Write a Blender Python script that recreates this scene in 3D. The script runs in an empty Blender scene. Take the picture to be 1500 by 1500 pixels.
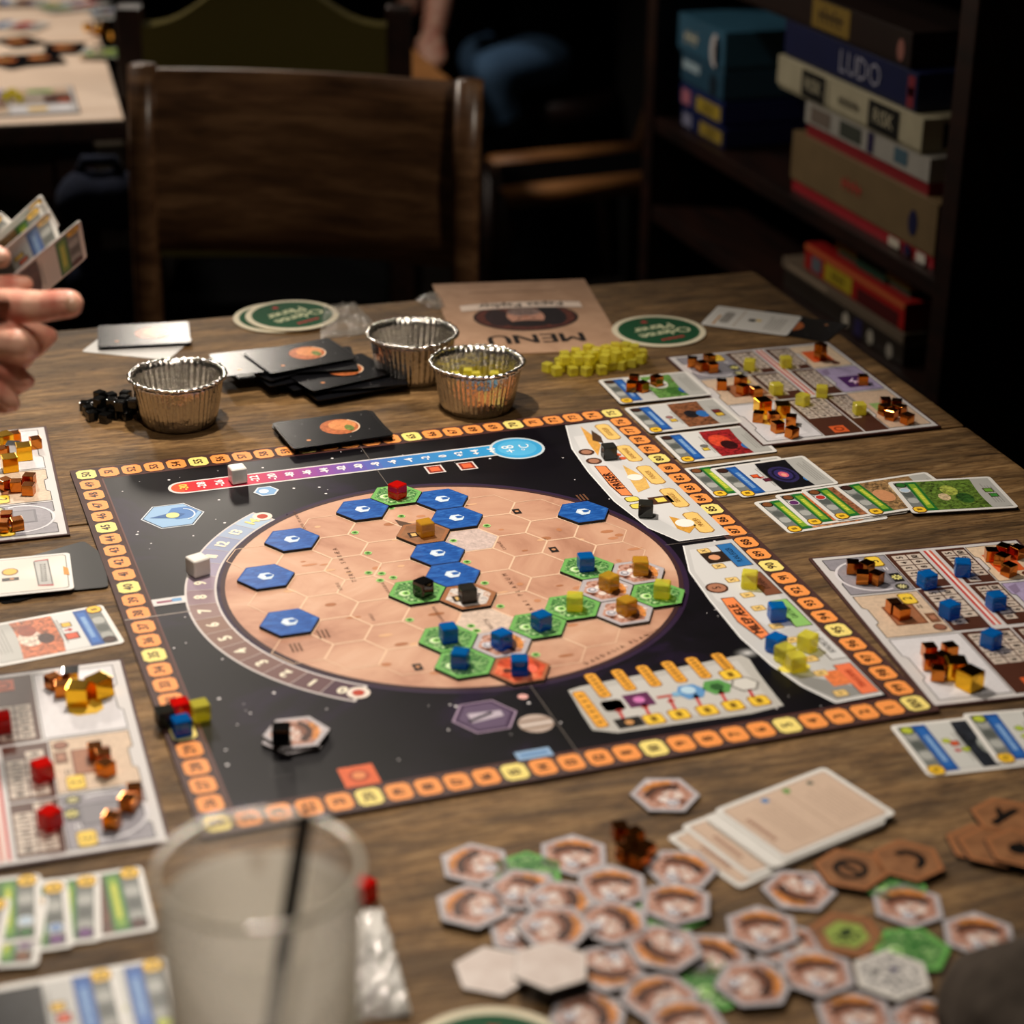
import bpy, bmesh, math, random
from mathutils import Vector, Matrix
random.seed(7)
SC = bpy.context.scene
COL = SC.collection
PI = math.pi
R = math.radians

# ---------------------------------------------------------------- camera
# world: metres, origin at one corner of the game board, z = 0 is the board's printed top
FPX = 2953.33
CAM = Vector((-0.1668, -0.9992, 0.6519))
RX = Vector((0.94625524, -0.32323426, 0.01098313))
DN = Vector((-0.12341547, -0.3922667, -0.91153467))
FW = Vector((0.29894756, 0.86118897, -0.41107653))
cam_d = bpy.data.cameras.new('camera')
cam = bpy.data.objects.new('camera', cam_d)
COL.objects.link(cam)
m = Matrix.Identity(4)
for i in range(3):
    m[i][0], m[i][1], m[i][2], m[i][3] = RX[i], -DN[i], -FW[i], CAM[i]
cam.matrix_world = m
cam_d.sensor_width = 36
cam_d.lens = 36 * FPX / 1500
cam_d.clip_start = 0.02
cam_d.dof.use_dof = True
cam_d.dof.focus_distance = 1.60
cam_d.dof.aperture_fstop = 4.6
SC.camera = cam

# ---------------------------------------------------------------- world, lights, exposure
w = bpy.data.worlds.new('world')
SC.world = w
w.use_nodes = True
w.node_tree.nodes['Background'].inputs[0].default_value = (1.0, 0.86, 0.7, 1)
w.node_tree.nodes['Background'].inputs[1].default_value = 0.012
SC.view_settings.view_transform = 'Standard'
SC.view_settings.look = 'None'
SC.view_settings.exposure = 0.0
SC.view_settings.gamma = 1.0
SC.view_settings.use_curve_mapping = False


def spot(name, loc, target, power, color, angle, blend, radius):
    d = bpy.data.lights.new(name, 'SPOT')
    d.energy = power
    d.color = color
    d.spot_size = R(angle)
    d.spot_blend = blend
    d.shadow_soft_size = radius
    o = bpy.data.objects.new(name, d)
    COL.objects.link(o)
    o.location = loc
    o.rotation_euler = (Vector(target) - Vector(loc)).to_track_quat('-Z', 'Y').to_euler()
    return o


WARM = (1.0, 0.89, 0.765)
spot('pendant_light', (0.14, 0.58, 0.88), (0.08, 0.28, 0), 40, WARM, 104, 0.85, 0.022)
spot('pendant_light_second', (-0.02, -0.05, 1.05), (0.08, 0.10, 0), 15, WARM, 84, 0.8, 0.025)
spot('pendant_light_rear', (-0.12, 2.30, 1.0), (-0.12, 1.9, 0), 42, WARM, 150, 0.5, 0.08)
spot('shelf_fill', (0.30, 1.02, 1.15), (1.02, 1.22, 0.02), 7.5, (1.0, 0.88, 0.72), 44, 0.9, 0.05)  # unseen fill light, added to brighten the boxes in the bookcase
spot('chair_light', (1.05, 0.30, 1.15), (0.46, 1.50, 0.04), 32, (1.0, 0.90, 0.76), 30, 0.8, 0.05)
spot('low_chair_fill', (1.25, 2.60, 1.5), (1.12, 2.40, -0.4), 7, (1.0, 0.86, 0.70), 34, 0.9, 0.04)  # added fill from above for the low chair, no fixture
spot('pendant_light_back', (0.60, 3.50, 1.0), (0.18, 0.80, 0), 22, WARM, 24, 0.7, 0.13)
spot('knee_fill', (1.02, 2.92, 1.40), (1.20, 3.06, -0.25), 15, (1.0, 0.95, 0.88), 17, 0.9, 0.04)  # narrow fill spot added to pick out the jeans knee

TABLE_Z = -0.0025
FLOOR_Z = -0.75


def pw(x, y, z=TABLE_Z):
    d = RX * ((x - 750) / FPX) + DN * ((y - 750) / FPX) + FW
    return CAM + d * ((z - CAM.z) / d.z)


def pd(x, y, dist):
    d = RX * ((x - 750) / FPX) + DN * ((y - 750) / FPX) + FW
    return CAM + d * dist


def px_plane(x, y, xf):
    d = RX * ((x - 750) / FPX) + DN * ((y - 750) / FPX) + FW
    return CAM + d * ((xf - CAM.x) / d.x)


# ---------------------------------------------------------------- materials
def lin(h):
    if isinstance(h, tuple):
        return h
    h = h.lstrip('#')
    r = []
    for i in (0, 2, 4):
        c = int(h[i:i + 2], 16) / 255
        r.append(c / 12.92 if c <= 0.04045 else ((c + 0.055) / 1.055) ** 2.4)
    return tuple(r)


MATS = {}


def newmat(name):
    mt = bpy.data.materials.new(name)
    mt.use_nodes = True
    MATS[name] = mt
    nt = mt.node_tree
    return mt, nt, nt.nodes['Principled BSDF']


def simple(name, col, rough=0.5, metal=0.0, spec=0.5, trans=0.0, ior=1.45, bump=0, bscale=50, vary=0.0):
    mt, nt, b = newmat(name)
    c = lin(col)
    b.inputs['Base Color'].default_value = (*c, 1)
    b.inputs['Roughness'].default_value = rough
    b.inputs['Metallic'].default_value = metal
    b.inputs['Specular IOR Level'].default_value = spec
    b.inputs['Transmission Weight'].default_value = trans
    b.inputs['IOR'].default_value = ior
    tc = nt.nodes.new('ShaderNodeTexCoord')
    nz = nt.nodes.new('ShaderNodeTexNoise')
    nz.inputs['Scale'].default_value = bscale
    nz.inputs['Detail'].default_value = 4
    nt.links.new(tc.outputs['Object'], nz.inputs['Vector'])
    if bump:
        bp = nt.nodes.new('ShaderNodeBump')
        bp.inputs['Strength'].default_value = bump
        bp.inputs['Distance'].default_value = 0.002
        nt.links.new(nz.outputs['Fac'], bp.inputs['Height'])
        nt.links.new(bp.outputs['Normal'], b.inputs['Normal'])
    if vary:
        hs = nt.nodes.new('ShaderNodeMixRGB')
        hs.blend_type = 'MULTIPLY'
        hs.inputs[0].default_value = 1
        rm = nt.nodes.new('ShaderNodeMapRange')
        rm.inputs['From Min'].default_value = 0.3
        rm.inputs['From Max'].default_value = 0.7
        rm.inputs['To Min'].default_value = 1 - vary
        rm.inputs['To Max'].default_value = 1
        nt.links.new(nz.outputs['Fac'], rm.inputs['Value'])
        hs.inputs[1].default_value = (*c, 1)
        nt.links.new(rm.outputs[0], hs.inputs[2])
        nt.links.new(hs.outputs[0], b.inputs['Base Color'])
    return mt


def ramp_mat(name, stops, scale, stretch=(1, 1, 1), detail=6, rough=0.5, bump=0.0, spec=0.4, distort=0.0, second=None, nrough=0.6):
    """noise -> colour ramp; stretch makes grain"""
    mt, nt, b = newmat(name)
    tc = nt.nodes.new('ShaderNodeTexCoord')
    mp = nt.nodes.new('ShaderNodeMapping')
    mp.inputs['Scale'].default_value = stretch
    nz = nt.nodes.new('ShaderNodeTexNoise')
    nz.inputs['Scale'].default_value = scale
    nz.inputs['Detail'].default_value = detail
    nz.inputs['Roughness'].default_value = nrough
    nz.inputs['Distortion'].default_value = distort
    cr = nt.nodes.new('ShaderNodeValToRGB')
    el = cr.color_ramp.elements
    while len(el) < len(stops):
        el.new(0.5)
    for e, (p, c) in zip(el, stops):
        e.position = p
        e.color = (*lin(c), 1)
    nt.links.new(tc.outputs['Object'], mp.inputs['Vector'])
    nt.links.new(mp.outputs[0], nz.inputs['Vector'])
    nt.links.new(nz.outputs['Fac'], cr.inputs[0])
    out = cr.outputs[0]
    if second:
        sc2, lo, st2 = second
        mp2 = nt.nodes.new('ShaderNodeMapping')
        mp2.inputs['Scale'].default_value = st2
        n2 = nt.nodes.new('ShaderNodeTexNoise')
        n2.inputs['Scale'].default_value = sc2
        n2.inputs['Detail'].default_value = 5
        rm = nt.nodes.new('ShaderNodeMapRange')
        rm.inputs['From Min'].default_value = 0.35
        rm.inputs['From Max'].default_value = 0.65
        rm.inputs['To Min'].default_value = lo
        rm.inputs['To Max'].default_value = 1.0
        mx = nt.nodes.new('ShaderNodeMixRGB')
        mx.blend_type = 'MULTIPLY'
        mx.inputs[0].default_value = 1
        nt.links.new(tc.outputs['Object'], mp2.inputs['Vector'])
        nt.links.new(mp2.outputs[0], n2.inputs['Vector'])
        nt.links.new(n2.outputs['Fac'], rm.inputs['Value'])
        nt.links.new(out, mx.inputs[1])
        nt.links.new(rm.outputs[0], mx.inputs[2])
        out = mx.outputs[0]
    nt.links.new(out, b.inputs['Base Color'])
    b.inputs['Roughness'].default_value = rough
    b.inputs['Specular IOR Level'].default_value = spec
    if bump:
        bp = nt.nodes.new('ShaderNodeBump')
        bp.inputs['Strength'].default_value = bump
        bp.inputs['Distance'].default_value = 0.001
        nt.links.new(nz.outputs['Fac'], bp.inputs['Height'])
        nt.links.new(bp.outputs['Normal'], b.inputs['Normal'])
    return mt


def print_mat(name='print', rough=0.42, spec=0.32):
    """printed card: colour attribute, alpha of the attribute = how much pictorial mottling"""
    mt, nt, b = newmat(name)
    at = nt.nodes.new('ShaderNodeVertexColor')
    at.layer_name = 'Col'
    tc = nt.nodes.new('ShaderNodeTexCoord')
    nz = nt.nodes.new('ShaderNodeTexNoise')
    nz.inputs['Scale'].default_value = 240
    nz.inputs['Detail'].default_value = 6
    nz.inputs['Roughness'].default_value = 0.65
    nz.inputs['Distortion'].default_value = 0.8
    nt.links.new(tc.outputs['Object'], nz.inputs['Vector'])
    rm = nt.nodes.new('ShaderNodeMapRange')
    rm.inputs['From Min'].default_value = 0.34
    rm.inputs['From Max'].default_value = 0.68
    rm.inputs['To Min'].default_value = 0.06
    rm.inputs['To Max'].default_value = 1.95
    nt.links.new(nz.outputs['Fac'], rm.inputs['Value'])
    mu = nt.nodes.new('ShaderNodeMixRGB')
    mu.blend_type = 'MULTIPLY'
    mu.inputs[0].default_value = 1
    nt.links.new(at.outputs['Color'], mu.inputs[1])
    nt.links.new(rm.outputs[0], mu.inputs[2])
    mx = nt.nodes.new('ShaderNodeMixRGB')
    nt.links.new(at.outputs['Alpha'], mx.inputs[0])
    nt.links.new(at.outputs['Color'], mx.inputs[1])
    nt.links.new(mu.outputs[0], mx.inputs[2])
    nt.links.new(mx.outputs[0], b.inputs['Base Color'])
    b.inputs['Roughness'].default_value = rough
    b.inputs['Specular IOR Level'].default_value = spec
    return mt


print_mat()
print_mat('print_matte', 0.7, 0.2)
print_mat('print_gloss', 0.25, 0.6)
ramp_mat('table_wood', [(0.31, '#1c1006'), (0.41, '#553c20'), (0.51, '#87663f'), (0.68, '#b59364')], 15, (1.8, 15, 11), 12, 0.52, 0.8, 0.28, 0.9,
         second=(11, 0.38, (1, 3.5, 1)), nrough=0.80)
ramp_mat('chair_wood', [(0.25, '#2a190e'), (0.5, '#573b25'), (0.75, '#7d5c3e')], 7, (1.2, 6, 9), 6, 0.33, 0.1, 0.5, 0.4)
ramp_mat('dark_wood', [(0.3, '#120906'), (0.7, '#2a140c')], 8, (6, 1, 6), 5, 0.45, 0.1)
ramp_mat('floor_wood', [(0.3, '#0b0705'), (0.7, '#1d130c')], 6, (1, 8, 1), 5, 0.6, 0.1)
ramp_mat('orange_wood', [(0.3, '#80502a'), (0.7, '#c08650')], 10, (1, 7, 7), 5, 0.45, 0.1)
ramp_mat('pale_wood', [(0.3, '#d8bea8'), (0.7, '#f0dac6')], 6, (1, 7, 1), 5, 0.5, 0.05)
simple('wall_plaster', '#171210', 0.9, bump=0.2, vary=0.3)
simple('board_edge', '#472722', 0.6, vary=0.3, bscale=120)
simple('card_white', '#e2e0dc', 0.4, vary=0.05)
simple('card_black', '#0c0c0e', 0.28, spec=0.6, vary=0.3, bscale=80)
simple('tile_edge', '#15110f', 0.7, vary=0.3)
simple('tile_edge_grey', '#4a4442', 0.7, vary=0.3)
simple('cream_board', '#e6dcc0', 0.7, vary=0.1)
simple('coaster_green', '#0d4327', 0.6, vary=0.15)
simple('straw_black', '#050505', 0.3)
simple('cup_rim', '#f0ece4', 0.16, metal=1.0, bump=0.9, bscale=260)
simple('olive_fabric', '#4c4420', 0.95, spec=0.1, bump=0.3, bscale=300, vary=0.3)
simple('dark_fabric', '#4e463f', 0.95, spec=0.1, bump=0.5, bscale=120, vary=0.4)
simple('black_fabric', '#060607', 0.95, spec=0.05, bump=0.3, bscale=200, vary=0.3)
simple('navy_fabric', '#0d1a36', 0.95, bump=0.4, bscale=90, vary=0.4)
simple('jeans', '#5b7fa6', 0.9, bump=0.4, bscale=200, vary=0.4)
simple('beige_fabric', '#9a8c78', 0.9, bump=0.3, bscale=200, vary=0.3)
simple('nail', '#c79a80', 0.28, vary=0.1)
simple('metal_dark', '#2a2a2a', 0.4, metal=1)
ramp_mat('mars', [(0.25, '#8f5c46'), (0.42, '#bf8f76'), (0.56, '#cfa388'), (0.75, '#ddb9a0')], 9, (1, 1, 1), 8, 0.4, 0, 0.45, 1.2)
ramp_mat('city_art', [(0.32, '#4a281c'), (0.42, '#a5705a'), (0.50, '#c9a294'), (0.56, '#b98068'), (0.66, '#ddd2ce')], 110, (1, 1, 1), 3, 0.35, 0, 0.45, 1.0)
ramp_mat('green_art', [(0.36, '#0f3d1c'), (0.48, '#3c7a3a'), (0.58, '#7cae63'), (0.70, '#cfe0b4')], 260, (1, 1, 1), 5, 0.35, 0, 0.45, 1.5)
ramp_mat('ocean_art', [(0.3, '#123f86'), (0.5, '#1d57a8'), (0.72, '#3b78c4')], 90, (1, 3, 1), 6, 0.3, 0, 0.5, 0.8)
ramp_mat('ice_art', [(0.35, '#a89c98'), (0.5, '#dcd6d0'), (0.62, '#b98d70'), (0.75, '#efe9e4')], 120, (1, 1, 1), 5, 0.35, 0, 0.45, 1.0)
ramp_mat('lava_art', [(0.3, '#7c2b14'), (0.5, '#d6502c'), (0.7, '#f0956a')], 70, (1, 1, 1), 4, 0.35, 0, 0.45, 1.0)
ramp_mat('speckle_art', [(0.36, '#3a3a48'), (0.47, '#a9a6a4'), (0.56, '#d9d6d1'), (0.8, '#e6e3de')], 300, (1, 1, 1), 4, 0.4, 0, 0.4, 0.5)
ramp_mat('back_art', [(0.3, '#c9b8b0'), (0.6, '#d8cbc4'), (0.8, '#e2d8d2')], 60, (1, 1, 1), 4, 0.4, 0, 0.4, 0.5)
ramp_mat('brown_art', [(0.3, '#6a4326'), (0.55, '#8a5d3a'), (0.8, '#9c6e47')], 60, (1, 1, 1), 5, 0.5, 0, 0.4, 0.5)
ramp_mat('space_art', [(0.35, '#08070a'), (0.55, '#100c14'), (0.66, '#221530'), (0.8, '#37204a')], 6, (1, 1, 1), 7, 0.33, 0.0, 0.3, 1.5)
ramp_mat('menu_paper', [(0.3, '#a98468'), (0.7, '#c39d80')], 30, (1, 1, 1), 5, 0.6, 0, 0.3, 0.5)

# glossy plated and translucent cubes
def cube_mat(name, col, rough, metal, trans, spec=0.5):
    return simple(name, col, rough, metal=metal, trans=trans, spec=spec, ior=1.49)


def gem_mat(name, col, fac):
    """clear tinted plastic: tinted see-through mixed with its glossy body colour"""
    mt, nt, b = newmat(name)
    c = lin(col)
    b.inputs['Base Color'].default_value = (*c, 1)
    b.inputs['Roughness'].default_value = 0.05
    b.inputs['Specular IOR Level'].default_value = 0.8
    tr = nt.nodes.new('ShaderNodeBsdfTransparent')
    tr.inputs[0].default_value = (*[x ** 0.6 for x in c], 1)
    mx = nt.nodes.new('ShaderNodeMixShader')
    mx.inputs[0].default_value = fac
    nt.links.new(b.outputs[0], mx.inputs[1])
    nt.links.new(tr.outputs[0], mx.inputs[2])
    nt.links.new(mx.outputs[0], nt.nodes['Material Output'].inputs['Surface'])


cube_mat('copper', '#c8752e', 0.14, 1.0, 0)
cube_mat('gold', '#efb52a', 0.14, 1.0, 0)
cube_mat('silver', '#cfcfcf', 0.12, 1.0, 0)
gem_mat('blue_plastic', '#0f74cc', 0.5)
gem_mat('red_plastic', '#e01510', 0.42)
gem_mat('yellow_plastic', '#f2ea5c', 0.58)
gem_mat('amber_plastic', '#dcae38', 0.52)
cube_mat('black_plastic', '#0d0d0d', 0.08, 0, 0.0, 0.7)
gem_mat('smoke_plastic', '#3a3a36', 0.55)
cube_mat('white_plastic', '#e8e4dd', 0.25, 0, 0.0)
simple('foil', '#cfcac2', 0.24, metal=1.0, bump=0.9, bscale=110)

mt, nt, b = newmat('glass')
b.inputs['Base Color'].default_value = (0.93, 0.95, 0.88, 1)
b.inputs['Roughness'].default_value = 0.02
b.inputs['Transmission Weight'].default_value = 1
b.inputs['IOR'].default_value = 1.16


def film(name, col, fac, rough=0.2, bumps=0.0, bscale=60, tl=0.0):
    """thin see-through film: transparent mixed with a glossy/diffuse sheet"""
    mt, nt, b = newmat(name)
    b.inputs['Base Color'].default_value = (*lin(col), 1)
    b.inputs['Roughness'].default_value = rough
    b.inputs['Specular IOR Level'].default_value = 1.0
    tr = nt.nodes.new('ShaderNodeBsdfTransparent')
    mx = nt.nodes.new('ShaderNodeMixShader')
    out = nt.nodes['Material Output']
    tc = nt.nodes.new('ShaderNodeTexCoord')
    nz = nt.nodes.new('ShaderNodeTexNoise')
    nz.inputs['Scale'].default_value = bscale
    nz.inputs['Detail'].default_value = 4
    nt.links.new(tc.outputs['Object'], nz.inputs['Vector'])
    rm = nt.nodes.new('ShaderNodeMapRange')
    rm.inputs['From Min'].default_value = 0.35
    rm.inputs['From Max'].default_value = 0.65
    rm.inputs['To Min'].default_value = fac * 0.5
    rm.inputs['To Max'].default_value = min(1, fac * 1.4)
    nt.links.new(nz.outputs['Fac'], rm.inputs['Value'])
    nt.links.new(rm.outputs[0], mx.inputs[0])
    nt.links.new(tr.outputs[0], mx.inputs[1])
    sh = b.outputs[0]
    if tl:
        ts = nt.nodes.new('ShaderNodeBsdfTranslucent')
        ts.inputs[0].default_value = (*lin(col), 1)
        m2 = nt.nodes.new('ShaderNodeMixShader')
        m2.inputs[0].default_value = tl
        nt.links.new(b.outputs[0], m2.inputs[1])
        nt.links.new(ts.outputs[0], m2.inputs[2])
        sh = m2.outputs[0]
    nt.links.new(sh, mx.inputs[2])
    nt.links.new(mx.outputs[0], out.inputs['Surface'])
    if bumps:
        bp = nt.nodes.new('ShaderNodeBump')
        bp.inputs['Strength'].default_value = bumps
        bp.inputs['Distance'].default_value = 0.004
        nt.links.new(nz.outputs['Fac'], bp.inputs['Height'])
        nt.links.new(bp.outputs['Normal'], b.inputs['Normal'])
    return mt


film('plastic_bag', '#b9b2a8', 0.28, 0.12, 0.8, 70)
film('bright_bag', '#f4f2ee', 0.75, 0.12, 0.8, 50)
film('residue', '#fffaf4', 0.26, 0.4, 0, 16, 0.6)
film('thin_glass', '#f4efe2', 0.14, 0.04, 0, 14, 0.5)
film('glass_lip', '#fbf6ea', 1.0, 0.05, 0, 30, 0.4)
# drinking glass: see-through with real Fresnel reflection towards its edges
nt = MATS['thin_glass'].node_tree
mxn = nt.nodes['Material Output'].inputs['Surface'].links[0].from_node
fr = nt.nodes.new('ShaderNodeFresnel')
fr.inputs['IOR'].default_value = 1.9
ad = nt.nodes.new('ShaderNodeMath')
ad.operation = 'ADD'
ad.use_clamp = True
src = mxn.inputs[0].links[0].from_socket
nt.links.new(fr.outputs[0], ad.inputs[0])
nt.links.new(src, ad.inputs[1])
nt.links.new(ad.outputs[0], mxn.inputs[0])
film('drink', '#f4ead6', 0.55, 0.2, 0, 40, 0.5)

# skin
mt, nt, b = newmat('skin')
tc = nt.nodes.new('ShaderNodeTexCoord')
nz = nt.nodes.new('ShaderNodeTexNoise')
nz.inputs['Scale'].default_value = 55
nz.inputs['Detail'].default_value = 6
cr = nt.nodes.new('ShaderNodeValToRGB')
cr.color_ramp.elements[0].position = 0.35
cr.color_ramp.elements[0].color = (*lin('#c97a66'), 1)
cr.color_ramp.elements[1].position = 0.62
cr.color_ramp.elements[1].color = (*lin('#e6b39a'), 1)
nt.links.new(tc.outputs['Object'], nz.inputs['Vector'])
nt.links.new(nz.outputs['Fac'], cr.inputs[0])
nt.links.new(cr.outputs[0], b.inputs['Base Color'])
b.inputs['Roughness'].default_value = 0.45
b.inputs['Subsurface Weight'].default_value = 0.15
b.inputs['Subsurface Radius'].default_value = (0.006, 0.002, 0.001)
n2 = nt.nodes.new('ShaderNodeTexNoise')
n2.inputs['Scale'].default_value = 420
nt.links.new(tc.outputs['Object'], n2.inputs['Vector'])
bp = nt.nodes.new('ShaderNodeBump')
bp.inputs['Strength'].default_value = 0.25
bp.inputs['Distance'].default_value = 0.001
nt.links.new(n2.outputs['Fac'], bp.inputs['Height'])
nt.links.new(bp.outputs['Normal'], b.inputs['Normal'])


# ---------------------------------------------------------------- object helpers
def tag(o, label, cat, group=None):
    o['label'] = label
    o['category'] = cat
    if group:
        o['group'] = group
    return o


def empty(name, loc, rz=0.0, label=None, cat=None, group=None):
    o = bpy.data.objects.new(name, None)
    o.empty_display_size = 0.01
    COL.objects.link(o)
    o.location = loc
    o.rotation_euler = (0, 0, rz)
    if label:
        tag(o, label, cat, group)
    return o


def link(name, me, parent=None, loc=None, rz=None):
    o = bpy.data.objects.new(name, me)
    COL.objects.link(o)
    if parent:
        o.parent = parent
    if loc is not None:
        o.location = loc
    if rz is not None:
        o.rotation_euler = (0, 0, rz)
    return o


def copy_tree(o, parent=None):
    c = o.copy()
    COL.objects.link(c)
    if parent:
        c.parent = parent
    for ch in list(o.children):
        copy_tree(ch, c)
    return c


class MB:
    """collects solids into one mesh"""

    def __init__(s):
        s.v, s.f, s.sm = [], [], []

    def add(s, vs, fs, smooth=False):
        n = len(s.v)
        s.v += [tuple(v) for v in vs]
        s.f += [tuple(i + n for i in f) for f in fs]
        s.sm += [smooth] * len(fs)
        return s

    def box(s, x0, y0, z0, x1, y1, z1, c=0.0):
        if c <= 0:
            vs = [(x0, y0, z0), (x1, y0, z0), (x1, y1, z0), (x0, y1, z0), (x0, y0, z1), (x1, y0, z1), (x1, y1, z1), (x0, y1, z1)]
            return s.add(vs, [(3, 2, 1, 0), (4, 5, 6, 7), (0, 1, 5, 4), (1, 2, 6, 5), (2, 3, 7, 6), (3, 0, 4, 7)])
        bm = bmesh.new()
        bmesh.ops.create_cube(bm, size=1)
        for v in bm.verts:
            v.co = ((x0 + x1) / 2 + v.co.x * (x1 - x0), (y0 + y1) / 2 + v.co.y * (y1 - y0), (z0 + z1) / 2 + v.co.z * (z1 - z0))
        bmesh.ops.bevel(bm, geom=bm.edges[:], offset=c, segments=2, affect='EDGES', profile=0.7)
        bm.verts.index_update()
        s.add([v.co.copy() for v in bm.verts], [[v.index for v in f.verts] for f in bm.faces])
        bm.free()
        return s

    def prism(s, pts, z0, z1):
        n = len(pts)
        vs = [(x, y, z0) for x, y in pts] + [(x, y, z1) for x, y in pts]
        fs = [tuple(range(n - 1, -1, -1)), tuple(range(n, 2 * n))]
        fs += [(i, (i + 1) % n, n + (i + 1) % n, n + i) for i in range(n)]
        return s.add(vs, fs)

    def lathe(s, prof, seg=48, mod=None, smooth=True, close=False):
        vs, fs = [], []
        k = len(prof)
        for i in range(seg):
            a = 2 * PI * i / seg
            for j, (r, z) in enumerate(prof):
                q = mod(a, j, r, z) if mod else (r, z)
                vs.append((q[0] * math.cos(a), q[0] * math.sin(a), q[1]))
        for i in range(seg):
            n = (i + 1) % seg
            for j in range(k - 1):
                fs.append((i * k + j, n * k + j, n * k + j + 1, i * k + j + 1))
            if close:
                fs.append((i * k + k - 1, n * k + k - 1, n * k, i * k))
        return s.add(vs, fs, smooth)

    def tube(s, pts, rad, seg=10, caps=True):
        pts = [Vector(p) for p in pts]
        if not isinstance(rad, (list, tuple)):
            rad = [rad] * len(pts)
        vs, fs = [], []
        up = Vector((0.13, 0.21, 0.97))
        for i, p in enumerate(pts):
            t = (pts[min(i + 1, len(pts) - 1)] - pts[max(i - 1, 0)]).normalized()
            a = t.cross(up)
            if a.length < 1e-4:
                a = t.cross(Vector((1, 0, 0)))
            a.normalize()
            bb = t.cross(a)
            for k in range(seg):
                q = 2 * PI * k / seg
                vs.append(p + (a * math.cos(q) + bb * math.sin(q)) * rad[i])
        for i in range(len(pts) - 1):
            for k in range(seg):
                n = (k + 1) % seg
                fs.append((i * seg + k, i * seg + n, (i + 1) * seg + n, (i + 1) * seg + k))
        if caps:
            fs.append(tuple(range(seg - 1, -1, -1)))
            fs.append(tuple((len(pts) - 1) * seg + k for k in range(seg)))
        return s.add(vs, fs, True)

    def mesh(s, name, mat):
        me = bpy.data.meshes.new(name)
        me.from_pydata(s.v, [], s.f)
        me.materials.append(MATS[mat])
        me.polygons.foreach_set('use_smooth', s.sm)
        me.update()
        return me

    def build(s, name, mat, parent=None, loc=None, rz=None):
        return link(name, s.mesh(name, mat), parent, loc, rz)


# ---- letters: every glyph once, as flat polygons
GLY = {}
chars = 'ABCDEFGHIJKLMNOPQRSTUVWXYZabcdefghijklmnopqrstuvwxyz0123456789+-%&.=ÆØÅ°'
tmp = []
for ch in chars:
    cu = bpy.data.curves.new('glyph', 'FONT')
    cu.body = ch
    cu.resolution_u = 2
    cu.align_y = 'CENTER'
    ob = bpy.data.objects.new('glyph', cu)
    COL.objects.link(ob)
    tmp.append((ch, ob, cu))
bpy.context.view_layer.update()
dg = bpy.context.evaluated_depsgraph_get()
for ch, ob, cu in tmp:
    me = bpy.data.meshes.new_from_object(ob.evaluated_get(dg))
    vs = [(v.co.x, v.co.y) for v in me.vertices]
    fs = [tuple(p.vertices) for p in me.polygons]
    if vs:
        x0 = min(v[0] for v in vs)
        x1 = max(v[0] for v in vs)
        GLY[ch] = ([(x - x0, y) for x, y in vs], fs, x1 - x0)
    bpy.data.meshes.remove(me)
for ch, ob, cu in tmp:
    bpy.data.objects.remove(ob)
    bpy.data.curves.remove(cu)

LAY = 0.00010


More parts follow.
